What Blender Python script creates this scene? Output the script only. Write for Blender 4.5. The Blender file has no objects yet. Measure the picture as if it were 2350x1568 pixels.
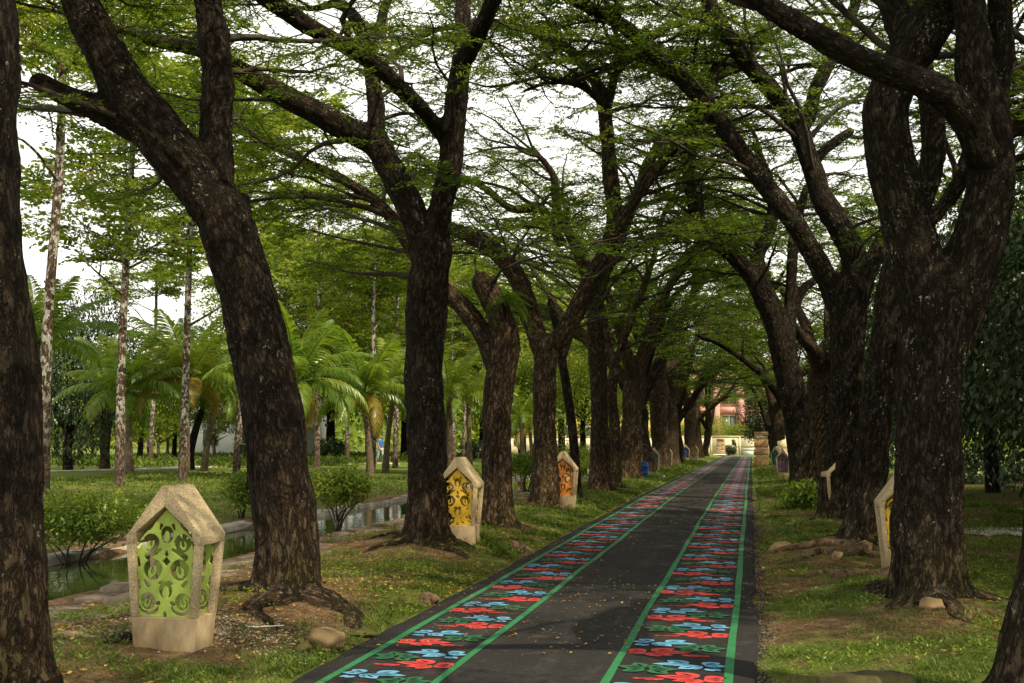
import bpy, math, random
import numpy as np
from mathutils import Vector, Matrix

S = bpy.context.scene
COL = S.collection
PI = math.pi

# ------------------------------------------------------------------ camera
FPX, CX, CY, HZ = 2400.0, 1175.0, 784.0, 1.6
TH = math.atan(216 / FPX)
PSI = math.atan(549 / FPX * math.cos(TH))
cam_d = bpy.data.cameras.new("camera")
cam = bpy.data.objects.new("camera", cam_d)
COL.objects.link(cam)
cam_d.sensor_width = 36
cam_d.lens = 36 * FPX / 2350
cam_d.clip_start = 0.1
cam_d.clip_end = 4000
cam.location = (0, 0, HZ)
cam.rotation_euler = (PI / 2 + TH, 0, PSI)
S.camera = cam

# ------------------------------------------------------------------ world, sun, exposure
SUN_EL = math.radians(51)
SUN_AZ = math.atan2(0.86, -0.50)          # from +Y towards +X
to_sun = Vector((math.sin(SUN_AZ) * math.cos(SUN_EL), math.cos(SUN_AZ) * math.cos(SUN_EL), math.sin(SUN_EL)))
W = bpy.data.worlds.new("World")
S.world = W
W.use_nodes = True
wn, wl = W.node_tree.nodes, W.node_tree.links
wn.clear()
wout = wn.new("ShaderNodeOutputWorld")
wbg = wn.new("ShaderNodeBackground")
wbg.inputs[1].default_value = 0.12
sky = wn.new("ShaderNodeTexSky")
sky.sky_type = 'NISHITA'
sky.sun_disc = False
sky.sun_elevation = SUN_EL
sky.sun_rotation = SUN_AZ
wtc = wn.new("ShaderNodeTexCoord")
wmap = wn.new("ShaderNodeMapping")
wmap.inputs['Scale'].default_value = (1, 1, 2.5)
wno = wn.new("ShaderNodeTexNoise")
wno.inputs['Scale'].default_value = 3.0
wno.inputs['Detail'].default_value = 6
wramp = wn.new("ShaderNodeValToRGB")
wramp.color_ramp.elements[0].position = 0.30
wramp.color_ramp.elements[0].color = (0.62, 0.62, 0.62, 1)
wramp.color_ramp.elements[1].position = 0.52
wramp.color_ramp.elements[1].color = (1, 1, 1, 1)
wmix = wn.new("ShaderNodeMixRGB")
wmix.inputs[2].default_value = (10.9, 10.6, 9.7, 1)
wl.new(wtc.outputs['Generated'], wmap.inputs[0])
wl.new(wmap.outputs[0], wno.inputs['Vector'])
wl.new(wno.outputs['Fac'], wramp.inputs[0])
wl.new(wramp.outputs[0], wmix.inputs[0])
wl.new(sky.outputs[0], wmix.inputs[1])
wl.new(wmix.outputs[0], wbg.inputs[0])
wl.new(wbg.outputs[0], wout.inputs[0])

sun_d = bpy.data.lights.new("sun", 'SUN')
sun_d.energy = 5.0
sun_d.angle = math.radians(0.6)
sun_d.color = (1.0, 0.86, 0.62)
sun = bpy.data.objects.new("sun", sun_d)
COL.objects.link(sun)
sun.location = (20, -20, 40)
sun.rotation_euler = (-to_sun).to_track_quat('-Z', 'Y').to_euler()

S.view_settings.view_transform = 'Standard'
S.view_settings.look = 'None'
S.view_settings.exposure = 0.32
S.view_settings.gamma = 1.0
S.view_settings.use_curve_mapping = False
S.render.engine = 'CYCLES'
S.cycles.max_bounces = 6
S.cycles.diffuse_bounces = 3
S.cycles.glossy_bounces = 2
S.cycles.transmission_bounces = 3
S.cycles.use_denoising = True

# ------------------------------------------------------------------ projection helpers (photo read in a 2350 x 1568 grid)
cF = np.array([-math.sin(PSI) * math.cos(TH), math.cos(PSI) * math.cos(TH), math.sin(TH)])
cR = np.array([math.cos(PSI), math.sin(PSI), 0.0])
cU = np.cross(cR, cF)
EYE = np.array([0, 0, HZ])


def ray(px, py):
    return cF * FPX + cR * (px - CX) + cU * (CY - py)


def on_plane_y(px, py, Y):
    d = ray(px, py)
    return EYE + d * (Y / d[1])


def on_ground(px, py):
    """first hit of the photo ray on the terrain"""
    d = ray(px, py)
    d = d / d[1]
    t = np.concatenate([np.arange(3, 60, 0.02), np.arange(60, 400, 0.2)])
    P = EYE[None] + d[None] * t[:, None]
    below = P[:, 2] <= Hv(P[:, 0], P[:, 1])
    k = int(np.argmax(below)) if below.any() else len(t) - 1
    return np.array([P[k, 0], P[k, 1], H(P[k, 0], P[k, 1])])


# ------------------------------------------------------------------ noise
def _h(ix, iy, iz):
    n = (ix * 374761393 + iy * 668265263 + iz * 1274126177) & 0xFFFFFFFF
    n = ((n ^ (n >> 13)) * 1274126177) & 0xFFFFFFFF
    n = (n ^ (n >> 16)) & 0xFFFFFFFF
    return n / 4294967295.0


def vnoise(p):
    p = np.asarray(p, float)
    i = np.floor(p).astype(np.int64)
    f = p - i
    u = f * f * (3 - 2 * f)
    r = 0
    for a in (0, 1):
        wa = u[..., 0] if a else 1 - u[..., 0]
        for b in (0, 1):
            wb = u[..., 1] if b else 1 - u[..., 1]
            for c in (0, 1):
                wc = u[..., 2] if c else 1 - u[..., 2]
                r = r + wa * wb * wc * _h(i[..., 0] + a, i[..., 1] + b, i[..., 2] + c)
    return r


def fbm(p, octv=3):
    p = np.asarray(p, float)
    s, a, t = 0, 1, 0
    for k in range(octv):
        s = s + a * vnoise(p * (2 ** k) + 17.3 * k)
        t += a
        a *= 0.5
    return s / t


def sstep(a, b, x):
    t = np.clip((x - a) / (b - a), 0, 1)
    return t * t * (3 - 2 * t)


# ------------------------------------------------------------------ terrain
PX0, PX1 = -2.93, -0.03
TREES_XY = []


def Hv(x, y):
    x = np.asarray(x, float)
    y = np.asarray(y, float)
    yy = np.clip(y, -20, 140)
    base = -0.0065 * np.where(yy > 24, (yy - 28 + np.clip(4 - (yy - 24) * 0.25, 0, 4) * 0), 0) * sstep(22, 34, yy)
    off = np.zeros_like(x * y * 1.0)
    # left verge swells a little, then falls to the water, rises on the far bank
    lv = 0.10 * sstep(-3.05, -4.2, x) * (1 - sstep(-4.9, -6.2, x))
    pondlen = 1 - sstep(54, 60, y)
    bed = -0.75 * sstep(-7.15, -7.75, x) * (1 - sstep(-9.55, -10.2, x)) * pondlen
    bank = -0.10 * sstep(-5.6, -7.0, x) * (1 - sstep(-9.9, -10.3, x)) - 0.18 * sstep(-9.9, -10.3, x) * (1 - sstep(-10.3, -13.0, x))
    far = 0.12 * sstep(-12, -24, x)
    rv = 0.09 * sstep(0.15, 1.5, x) + 0.10 * sstep(4.0, 8, x)
    n = (fbm(np.stack([x * 0.9, y * 0.9, x * 0 + 3.1], -1), 3) - 0.5) * 0.16
    n2 = (vnoise(np.stack([x * 4.5, y * 4.5, x * 0 + 9.1], -1)) - 0.5) * 0.03
    onpath = sstep(PX0 - 0.35, PX0 + 0.02, x) * (1 - sstep(PX1 - 0.02, PX1 + 0.35, x)) * (1 - sstep(111, 113, y))
    inpond = sstep(-6.7, -7.2, x) * (1 - sstep(-9.9, -10.4, x))
    off = lv + bed + bank + far + rv + (n + n2) * (1 - onpath) * (1 - inpond)
    # hummocks round the avenue trees
    for (tx, ty, amp, rad) in TREES_XY:
        off = off + amp * np.exp(-((x - tx) ** 2 + (y - ty) ** 2) / (rad * rad)) * (1 - onpath)
    return base + off * (1 - onpath) - 0.03 * onpath


def H(x, y):
    return float(Hv(np.array([x]), np.array([y]))[0])


def path_z(y):
    y = np.asarray(y, float)
    yy = np.clip(y, -20, 140)
    return -0.0065 * np.where(yy > 24, (yy - 28), 0) * sstep(22, 34, yy) + 0.012


# ------------------------------------------------------------------ mesh helpers
def mk_mesh(name, V, faces, smooth=False, attrs=None):
    me = bpy.data.meshes.new(name)
    V = np.asarray(V, dtype=np.float32)
    if isinstance(faces, np.ndarray):
        faces = [faces]
    faces = [np.asarray(f, dtype=np.int32) for f in faces if len(f)]
    me.vertices.add(len(V))
    me.vertices.foreach_set("co", V.ravel())
    nl = sum(f.size for f in faces)
    me.loops.add(nl)
    me.loops.foreach_set("vertex_index", np.concatenate([f.ravel() for f in faces]))
    npoly = sum(len(f) for f in faces)
    me.polygons.add(npoly)
    starts, s = [], 0
    for f in faces:
        starts.append(s + np.arange(len(f)) * f.shape[1])
        s += f.size
    me.polygons.foreach_set("loop_start", np.concatenate(starts).astype(np.int32))
    if smooth:
        me.polygons.foreach_set("use_smooth", np.ones(npoly, dtype=bool))
    if attrs:
        for k, a in attrs.items():
            a = np.asarray(a, dtype=np.float32)
            if a.ndim == 1:
                at = me.attributes.new(k, 'FLOAT', 'POINT')
                at.data.foreach_set("value", a)
            else:
                at = me.attributes.new(k, 'FLOAT_VECTOR', 'POINT')
                at.data.foreach_set("vector", a.ravel())
    me.update(calc_edges=True)
    return me


def tag(o, label=None, cat=None, group=None, kind=None):
    if label:
        o['label'] = label
    if cat:
        o['category'] = cat
    if group:
        o['group'] = group
    if kind:
        o['kind'] = kind
    return o


def link(name, me, mat=None, parent=None, loc=None, rotz=0, **kw):
    o = bpy.data.objects.new(name, me)
    COL.objects.link(o)
    if mat is not None:
        if len(me.materials) == 0:
            me.materials.append(mat)
        else:
            o.material_slots[0].link = 'OBJECT'
            o.material_slots[0].material = mat
    if parent is not None:
        o.parent = parent
    if loc is not None:
        o.location = [float(c) for c in loc]
    if rotz:
        o.rotation_euler = (0, 0, rotz)
    return tag(o, **kw)


def empty(name, loc, rotz=0, **kw):
    o = bpy.data.objects.new(name, None)
    COL.objects.link(o)
    o.empty_display_size = 0.2
    o.location = [float(c) for c in loc]
    o.rotation_euler = (0, 0, rotz)
    return tag(o, **kw)


def copy_tree(root, loc, rotz=0, scale=None, label=None, group=None):
    r = root.copy()
    COL.objects.link(r)
    r.location = [float(c) for c in loc]
    r.rotation_euler = (0, 0, rotz)
    if scale is not None:
        r.scale = scale if isinstance(scale, tuple) else (scale,) * 3
    if label:
        r['label'] = label
    if group:
        r['group'] = group
    for ch in list(root.children):
        c = ch.copy()
        COL.objects.link(c)
        c.parent = r
        for g in list(ch.children):
            d = g.copy()
            COL.objects.link(d)
            d.parent = c
    return r


class MB:
    """collects polygons of mixed size into one mesh"""

    def __init__(s):
        s.v, s.f, s.n = [], {}, 0

    def add(s, V, F):
        V = np.asarray(V, float)
        F = np.asarray(F, int) + s.n
        s.v.append(V)
        s.f.setdefault(F.shape[1], []).append(F)
        s.n += len(V)
        return s

    def addm(s, V, Fs):
        V = np.asarray(V, float)
        for F in Fs:
            F = np.asarray(F, int) + s.n
            s.f.setdefault(F.shape[1], []).append(F)
        s.v.append(V)
        s.n += len(V)
        return s

    def hexa(s, c8):
        """8 corners: bottom 4 (ccw), top 4 (ccw)"""
        return s.add(c8, [(3, 2, 1, 0), (4, 5, 6, 7), (0, 1, 5, 4), (1, 2, 6, 5), (2, 3, 7, 6), (3, 0, 4, 7)])

    def box(s, x0, x1, y0, y1, z0, z1):
        return s.hexa([(x0, y0, z0), (x1, y0, z0), (x1, y1, z0), (x0, y1, z0), (x0, y0, z1), (x1, y0, z1), (x1, y1, z1), (x0, y1, z1)])

    def tube(s, P, R, sides=6, cap=True):
        V, Fs = tube(P, R, sides, cap)
        return s.addm(V, Fs)

    def mesh(s, name, smooth=False, attrs=None):
        return mk_mesh(name, np.concatenate(s.v), [np.concatenate(f) for f in s.f.values()], smooth, attrs)


def frames(P):
    P = np.asarray(P, float)
    T = np.gradient(P, axis=0)
    T /= np.linalg.norm(T, axis=1)[:, None] + 1e-9
    N = np.zeros_like(P)
    a = np.array([1, 0, 0]) if abs(T[0][0]) < 0.8 else np.array([0, 1, 0])
    n = a - T[0] * a.dot(T[0])
    n /= np.linalg.norm(n)
    for i in range(len(P)):
        n = n - T[i] * n.dot(T[i])
        n /= np.linalg.norm(n) + 1e-9
        N[i] = n
    return T, N, np.cross(T, N)


def tube(P, R, sides=6, cap=True):
    P = np.asarray(P, float)
    R = np.asarray(R, float)
    n = len(P)
    T, N, B = frames(P)
    a = np.arange(sides) * 2 * PI / sides
    V = P[:, None] + R[:, None, None] * (N[:, None] * np.cos(a)[None, :, None] + B[:, None] * np.sin(a)[None, :, None])
    V = V.reshape(-1, 3)
    i = np.arange(n - 1)[:, None] * sides
    j = np.arange(sides)[None]
    k = (j + 1) % sides
    F = np.stack([i + j, i + k, i + sides + k, i + sides + j], -1).reshape(-1, 4)
    Fs = [F]
    if cap:
        V = np.concatenate([V, P[:1], P[-1:]])
        c0, c1 = n * sides, n * sides + 1
        jj, kk = np.arange(sides), (np.arange(sides) + 1) % sides
        Fs.append(np.concatenate([np.stack([kk, jj, jj * 0 + c0], -1), np.stack([jj + (n - 1) * sides, kk + (n - 1) * sides, jj * 0 + c1], -1)]))
    return V, Fs


def resample(P, R, step=0.12):
    """Catmull-Rom through the points, then even steps"""
    P = np.asarray(P, float)
    R = np.asarray(R, float)
    Q = np.concatenate([[2 * P[0] - P[1]], P, [2 * P[-1] - P[-2]]])
    out, ro = [], []
    for i in range(len(P) - 1):
        p0, p1, p2, p3 = Q[i], Q[i + 1], Q[i + 2], Q[i + 3]
        m = max(2, int(np.linalg.norm(p2 - p1) / step))
        t = (np.arange(m) / m)[:, None]
        out.append(0.5 * (2 * p1 + (p2 - p0) * t + (2 * p0 - 5 * p1 + 4 * p2 - p3) * t ** 2 + (3 * p1 - p0 - 3 * p2 + p3) * t ** 3))
        ro.append(R[i] + (R[i + 1] - R[i]) * t[:, 0])
    out.append(P[-1:])
    ro.append(R[-1:])
    return np.concatenate(out), np.concatenate(ro)


def unit(v):
    return v / (np.linalg.norm(v, axis=-1, keepdims=True) + 1e-9)


def leaf_quads(C, A, Nn, L, Wd):
    """rhombic leaflets: centre, long axis, normal, length, width"""
    C = np.asarray(C, float)
    A = unit(np.asarray(A, float))
    Sd = unit(np.cross(Nn, A))
    L = np.asarray(L, float)[:, None]
    Wd = np.asarray(Wd, float)[:, None]
    V = np.stack([C - A * L / 2, C + Sd * Wd / 2, C + A * L / 2, C - Sd * Wd / 2], 1).reshape(-1, 3)
    F = np.arange(len(C) * 4).reshape(-1, 4)
    return V, F


# ------------------------------------------------------------------ materials
def nodes_of(name):
    m = bpy.data.materials.new(name)
    m.use_nodes = True
    nt = m.node_tree
    nt.nodes.clear()
    out = nt.nodes.new("ShaderNodeOutputMaterial")
    return m, nt, out


class NT:
    def __init__(s, name):
        s.m, s.t, s.out = nodes_of(name)

    def n(s, kind, **kw):
        nd = s.t.nodes.new("ShaderNode" + kind)
        for k, v in kw.items():
            if k.startswith('i_'):
                nd.inputs[k[2:].replace('_', ' ')].default_value = v
            else:
                setattr(nd, k, v)
        return nd

    def l(s, a, b):
        s.t.links.new(a, b)

    def coords(s, scale=(1, 1, 1), kind='Object', attr=None):
        mp = s.n("Mapping")
        mp.inputs['Scale'].default_value = scale
        if attr:
            a = s.n("Attribute", attribute_name=attr)
            s.l(a.outputs['Vector'], mp.inputs[0])
        elif kind == 'World':
            g = s.n("NewGeometry")
            s.l(g.outputs['Position'], mp.inputs[0])
        else:
            tc = s.n("TexCoord")
            s.l(tc.outputs[kind], mp.inputs[0])
        return mp.outputs[0]

    def noise(s, vec, scale, detail=4, rough=0.6):
        nd = s.n("TexNoise")
        nd.inputs['Scale'].default_value = scale
        nd.inputs['Detail'].default_value = detail
        nd.inputs['Roughness'].default_value = rough
        s.l(vec, nd.inputs['Vector'])
        return nd.outputs['Fac']

    def voronoi(s, vec, scale, feature='F1', out='Distance', rnd=1.0):
        nd = s.n("TexVoronoi", feature=feature)
        nd.inputs['Scale'].default_value = scale
        nd.inputs['Randomness'].default_value = rnd
        s.l(vec, nd.inputs['Vector'])
        return nd.outputs[out]

    def ramp(s, fac, stops):
        nd = s.n("ValToRGB")
        e = nd.color_ramp.elements
        while len(e) < len(stops):
            e.new(0.5)
        for k, (p, c) in enumerate(stops):
            e[k].position = p
            e[k].color = (c, c, c, 1) if not isinstance(c, tuple) else (*c, 1)
        s.l(fac, nd.inputs[0])
        return nd.outputs[0]

    def mix(s, fac, a, b, blend='MIX'):
        nd = s.n("MixRGB", blend_type=blend)
        for k, v in ((0, fac), (1, a), (2, b)):
            if isinstance(v, (int, float)):
                nd.inputs[k].default_value = v if k == 0 else (v, v, v, 1)
            elif isinstance(v, tuple):
                nd.inputs[k].default_value = (*v, 1)
            else:
                s.l(v, nd.inputs[k])
        return nd.outputs[0]

    def math(s, op, a, b=0.0):
        nd = s.n("Math", operation=op)
        for k, v in ((0, a), (1, b)):
            if isinstance(v, (int, float)):
                nd.inputs[k].default_value = v
            else:
                s.l(v, nd.inputs[k])
        return nd.outputs[0]

    def attr(s, name):
        return s.n("Attribute", attribute_name=name).outputs['Fac']

    def bump(s, h, strength=0.5, dist=0.02):
        b = s.n("Bump")
        b.inputs['Strength'].default_value = strength
        b.inputs['Distance'].default_value = dist
        s.l(h, b.inputs['Height'])
        return b.outputs[0]

    def principled(s, col, rough=0.8, spec=0.3, normal=None, **kw):
        p = s.n("BsdfPrincipled")
        if isinstance(col, tuple):
            p.inputs['Base Color'].default_value = (*col, 1)
        else:
            s.l(col, p.inputs['Base Color'])
        if isinstance(rough, (int, float)):
            p.inputs['Roughness'].default_value = rough
        else:
            s.l(rough, p.inputs['Roughness'])
        p.inputs['Specular IOR Level'].default_value = spec
        for k, v in kw.items():
            p.inputs[k].default_value = v
        if normal is not None:
            s.l(normal, p.inputs['Normal'])
        s.l(p.outputs[0], s.out.inputs[0])
        return s.m


def mat_plain(name, col, rough=0.7, var=0.12, scale=6, bump=0.0, spec=0.3):
    t = NT(name)
    v = t.coords()
    n = t.noise(v, scale, 5)
    lo = tuple(c * (1 - var * 1.6) for c in col)
    hi = tuple(min(1, c * (1 + var)) for c in col)
    c = t.ramp(n, [(0.3, lo), (0.7, hi)])
    nm = t.bump(t.noise(v, scale * 6, 4), bump, 0.01) if bump else None
    return t.principled(c, rough, spec, nm)


def mat_bark(name, dark, mid, tan, lichen=0.5, spots=0.0, moss=0.3, tan_amt=0.6):
    t = NT(name)
    v = t.coords(attr='barkco')
    wob = t.n("TexNoise")
    wob.inputs['Scale'].default_value = 9
    t.l(v, wob.inputs['Vector'])
    vd = t.mix(0.035, v, wob.outputs['Color'], 'ADD')
    big = t.noise(v, 1.7, 4)
    fine = t.noise(vd, 90, 5, 0.75)
    rid = t.noise(vd, 26, 8, 0.68)
    rid2 = t.noise(vd, 15, 4, 0.55)
    c = t.ramp(t.math('ADD', t.math('MULTIPLY', rid, 0.6), t.math('MULTIPLY', fine, 0.4)), [(0.36, dark), (0.52, mid), (0.68, tuple(x * 1.7 for x in mid))])
    fl = t.math('MULTIPLY', t.ramp(t.noise(vd, 46, 6, 0.74), [(0.50, 0.0), (0.62, 1.0)]), t.ramp(big, [(0.42, 0.0), (0.66, 1.0)]))
    c = t.mix(t.math('MULTIPLY', fl, tan_amt), c, tan)
    hgt = t.attr('hgt')
    foot = t.math('MULTIPLY', t.ramp(t.math('MULTIPLY', hgt, 0.5), [(0.02, 1.0), (0.55, 0.0)]), t.ramp(t.noise(vd, 12, 5, .7), [(0.42, 0.0), (0.60, 1.0)]))
    c = t.mix(t.math('MULTIPLY', foot, 0.85), c, tuple(min(1, x * 1.2) for x in tan))  # tan mud towards the foot, the lit look of the lower trunk painted in
    if moss:
        ms = t.math('MULTIPLY', t.ramp(t.math('MULTIPLY', hgt, 1.0), [(0.05, 1.0), (0.6, 0.15)]), t.ramp(t.noise(v, 3.3, 5), [(0.5, 0.0), (0.62, 1.0)]))
        c = t.mix(t.math('MULTIPLY', ms, moss * 2), c, (0.05, 0.05, 0.012))
    # deep furrows between the bark ridges
    cr = t.math('ABSOLUTE', t.math('SUBTRACT', rid2, 0.5))
    crack = t.math('MULTIPLY', t.ramp(cr, [(0.0, 0.0), (0.055, 1.0)]), t.ramp(t.math('ABSOLUTE', t.math('SUBTRACT', rid, 0.47)), [(0.0, 0.25), (0.05, 1.0)]))
    c = t.mix(1.0, c, t.mix(crack, (0.30, 0.27, 0.24), (1.0, 1.0, 1.0)), 'MULTIPLY')
    v2 = t.coords((1, 1, 2.4), attr='barkco')
    wb = t.mix(0.03, v2, wob.outputs['Color'], 'ADD')
    sp = t.math('ADD', t.noise(wb, 34 if name != 'pale_bark' else 8.5, 5, 0.6), t.math('MULTIPLY', t.math('SUBTRACT', t.noise(v2, 3.0, 3), 0.5), 0.55))
    dot = t.ramp(sp, [(0.70 - spots, 0.0), (0.735 - spots, 1.0)])
    if name == 'pale_bark':
        dot = t.math('MULTIPLY', dot, t.ramp(t.math('MULTIPLY', hgt, 0.1), [(0.12, 0.12), (0.34, 1.0)]))
    c = t.mix(t.math('MULTIPLY', dot, lichen), c, (0.47, 0.45, 0.37) if name != 'pale_bark' else (0.66, 0.64, 0.54))
    h = t.math('ADD', t.math('MULTIPLY', rid, 0.7), t.math('ADD', t.math('MULTIPLY', crack, 0.9), t.math('MULTIPLY', fine, 0.35)))
    return t.principled(c, 0.92, 0.12, t.bump(h, 1.0, 0.05))


def mat_leaf(name, lo, mid, hi, trans=0.45, gloss=0.0, tr_tint=(1.25, 1.2, 0.55), scale=0.35):
    t = NT(name)
    v = t.coords(kind='World')
    n = t.noise(v, scale, 3)
    f = t.math('ADD', t.math('MULTIPLY', n, 0.75), t.math('MULTIPLY', t.attr('rnd'), 0.4))
    c = t.ramp(f, [(0.36, lo), (0.58, mid), (0.82, hi)])
    d = t.n("BsdfDiffuse")
    t.l(c, d.inputs[0])
    tr = t.n("BsdfTranslucent")
    t.l(t.mix(1.0, c, tr_tint, 'MULTIPLY'), tr.inputs[0])
    mx = t.n("MixShader")
    mx.inputs[0].default_value = trans
    t.l(d.outputs[0], mx.inputs[1])
    t.l(tr.outputs[0], mx.inputs[2])
    res = mx.outputs[0]
    if gloss:
        g = t.n("BsdfGlossy")
        g.inputs['Roughness'].default_value = 0.38
        g.inputs[0].default_value = (0.8, 0.85, 0.7, 1)
        m2 = t.n("MixShader")
        m2.inputs[0].default_value = gloss
        t.l(res, m2.inputs[1])
        t.l(g.outputs[0], m2.inputs[2])
        res = m2.outputs[0]
    t.l(res, t.out.inputs[0])
    return t.m


M = {}
M['bark'] = mat_bark('rain_tree_bark', (0.010, 0.007, 0.005), (0.036, 0.0255, 0.0165), (0.14, 0.096, 0.054), 0.6, 0.004, 0.35, 0.34)
M['bark_r'] = mat_bark('rough_bark', (0.010, 0.0075, 0.0052), (0.038, 0.0285, 0.0185), (0.14, 0.104, 0.062), 0.7, 0.026, 0.35, 0.36)
M['bark_tan_lit'] = mat_bark('stripped_lit_bark', (0.018, 0.0125, 0.008), (0.080, 0.055, 0.032), (0.27, 0.185, 0.10), 0.6, 0.0, 0.25, 0.75)  # tan stripped patches, with the sunlit look of mid-avenue trunks in the colour
M['bark_pale'] = mat_bark('pale_bark', (0.10, 0.06, 0.042), (0.20, 0.135, 0.095), (0.36, 0.30, 0.22), 0.95, 0.19, 0.0)
M['twig'] = mat_plain('twig_bark', (0.040, 0.030, 0.020), 0.9, 0.4, 5)
M['palm_bark'] = mat_plain('palm_bark', (0.13, 0.095, 0.06), 0.9, 0.4, 9, 0.6)
M['leaf'] = mat_leaf('rain_tree_leaf', (0.038, 0.080, 0.014), (0.088, 0.150, 0.024), (0.19, 0.235, 0.036), 0.62)
M['leaf_b'] = mat_leaf('airy_tree_leaf', (0.080, 0.145, 0.024), (0.18, 0.26, 0.04), (0.36, 0.37, 0.07), 0.58)
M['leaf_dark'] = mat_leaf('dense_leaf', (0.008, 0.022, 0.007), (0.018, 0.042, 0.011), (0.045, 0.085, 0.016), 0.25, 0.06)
M['leaf_mid'] = mat_leaf('park_tree_leaf', (0.080, 0.145, 0.022), (0.19, 0.27, 0.04), (0.38, 0.38, 0.07), 0.55, 0.015, scale=0.2)
M['leaf_bush'] = mat_leaf('bush_leaf', (0.055, 0.11, 0.014), (0.13, 0.20, 0.024), (0.28, 0.32, 0.04), 0.4, 0.03, scale=1.2)
M['palm_green'] = mat_leaf('palm_leaflet', (0.075, 0.15, 0.022), (0.165, 0.26, 0.036), (0.33, 0.35, 0.055), 0.5, 0.04)
M['palm_yellow'] = mat_leaf('palm_leaflet_yellowed', (0.16, 0.15, 0.03), (0.25, 0.20, 0.035), (0.36, 0.25, 0.05), 0.4, 0.05)
M['palm_brown'] = mat_leaf('palm_leaflet_dead', (0.13, 0.07, 0.03), (0.20, 0.10, 0.04), (0.30, 0.13, 0.04), 0.3)
M['fern'] = mat_leaf('fern_leaf', (0.06, 0.12, 0.014), (0.11, 0.19, 0.022), (0.18, 0.25, 0.03), 0.45, 0.03)
M['grass'] = mat_leaf('grass_blade', (0.055, 0.098, 0.016), (0.115, 0.165, 0.028), (0.25, 0.225, 0.08), 0.35, 0.02, scale=1.3)
M['litter'] = mat_leaf('fallen_leaf', (0.12, 0.055, 0.02), (0.30, 0.16, 0.05), (0.55, 0.40, 0.12), 0.2)
# ------------------------------------------------------------------ where the avenue trees stand
LX, RX = -4.5, 1.62
LEFT_BASE = [(-40, 1650), (662, 1378), (975, 1248), (1142, 1212), (1250, 1166), (1376, 1126), (1413, 1120)]
RIGHT_BASE = [(2420, 1640), (2125, 1385), (1965, 1250), (1915, 1190), (1848, 1142)]


def tree_spot(px, py, back=0.34):
    """middle of a trunk whose front foot shows at this pixel"""
    q = on_ground(px, py)
    d = np.array([q[0], q[1]]) / math.hypot(q[0], q[1])
    x, y = q[0] + d[0] * back, q[1] + d[1] * back
    return np.array([x, y, H(x, y)])


_b = [tree_spot(*p) for p in LEFT_BASE]
LEFT_XY = [(p[0], p[1]) for p in _b] + [(-4.45, 39.3), (-4.4, 45.2), (-4.45, 53.0), (-4.4, 60.5), (-4.45, 66.5), (-4.45, 79), (-4.4, 91), (-4.4, 103)]
_b = [tree_spot(*p) for p in RIGHT_BASE]
RIGHT_XY = [(p[0], p[1]) for p in _b] + [(2.2, 36), (1.95, 48), (1.6, 63.0), (1.9, 74), (1.8, 86), (1.9, 98)]
TREES_XY += [(x, y, 0.10, 1.0) for x, y in LEFT_XY[:5]] + [(x, y, 0.09, 1.0) for x, y in RIGHT_XY[:5]]


def grassy(x, y):
    """0 bare earth .. 1 grass"""
    x = np.asarray(x, float)
    y = np.asarray(y, float)
    n = fbm(np.stack([x * 0.75, y * 0.75, x * 0 + 5.5], -1), 4)
    nf = fbm(np.stack([x * 3.4, y * 3.4, x * 0 + 1.5], -1), 3)
    g = 0.10 + 0.20 * (x > 0) * sstep(30, 14, y) + 0.70 * sstep(0.36, 0.62, n + 0.10 * sstep(10, 22, y)) * (0.45 + 0.9 * sstep(.38, .60, nf))
    g = g * (1 - 0.62 * sstep(-3.40, -4.0, x) * (1 - sstep(11, 16, y)) * (x > -8))
    # worn ground: stone edging by the water, bare circle round the near lantern
    left = sstep(-4.7, -5.6, x) * (1 - sstep(-10.2, -10.9, x))
    g = g * (1 - 0.85 * left)
    g = g * (1 - 0.55 * np.exp(-((x + 4.4) ** 2 + (y - 7.7) ** 2) / 1.6))
    edge = np.exp(-((x + 3.0) / 0.5) ** 2) + np.exp(-((x - 0.25) / 0.12) ** 2) * -0.5
    g = np.clip(g + 0.35 * edge * (n > 0.38), 0, 1)
    dr = np.exp(-((x - 2.2) ** 2 / 2.2 + (y - 13.2) ** 2 / 5.0))
    g = g * (1 - 0.45 * dr)
    far = sstep(-10.8, -12.5, x)
    g = np.maximum(g, far * (0.55 + 0.45 * sstep(0.36, 0.5, n)))
    g = np.maximum(g, sstep(26, 44, y) * 0.8 * (x > -5.2))
    return np.clip(g, 0, 1)


# ground --------------------------------------------------------------
def axis(segs):
    out = [segs[0][0]]
    for a, b, st in segs:
        m = max(1, int(round((b - a) / st)))
        out += list(a + (b - a) * (np.arange(m) + 1) / m)
    return np.array(out)


gx = axis([(-900, -120, 60), (-120, -40, 4), (-40, -13, 0.9), (-13, -10.6, 0.3), (-10.6, -2.6, 0.13), (-2.6, -0.2, 0.5), (-0.2, 5, 0.13), (5, 12, 0.4), (12, 40, 2), (40, 120, 10), (120, 900, 60)])
gy = axis([(-60, 0, 5), (0, 5, 0.6), (5, 18, 0.13), (18, 34, 0.3), (34, 64, 0.6), (64, 140, 1.6), (140, 300, 10), (300, 1700, 70)])
X, Y = np.meshgrid(gx, gy)
Z = Hv(X, Y)
V = np.stack([X, Y, Z], -1).reshape(-1, 3)
nx, ny = len(gx), len(gy)
i = np.arange(ny - 1)[:, None] * nx + np.arange(nx - 1)[None]
F = np.stack([i, i + 1, i + nx + 1, i + nx], -1).reshape(-1, 4)
t = NT('ground_soil')
v = t.coords()
g = t.attr('grass')
n1 = t.noise(v, 1.4, 6, 0.65)
n2 = t.noise(v, 14, 6, 0.7)
n3 = t.noise(v, 42, 6, 0.78)
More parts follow.
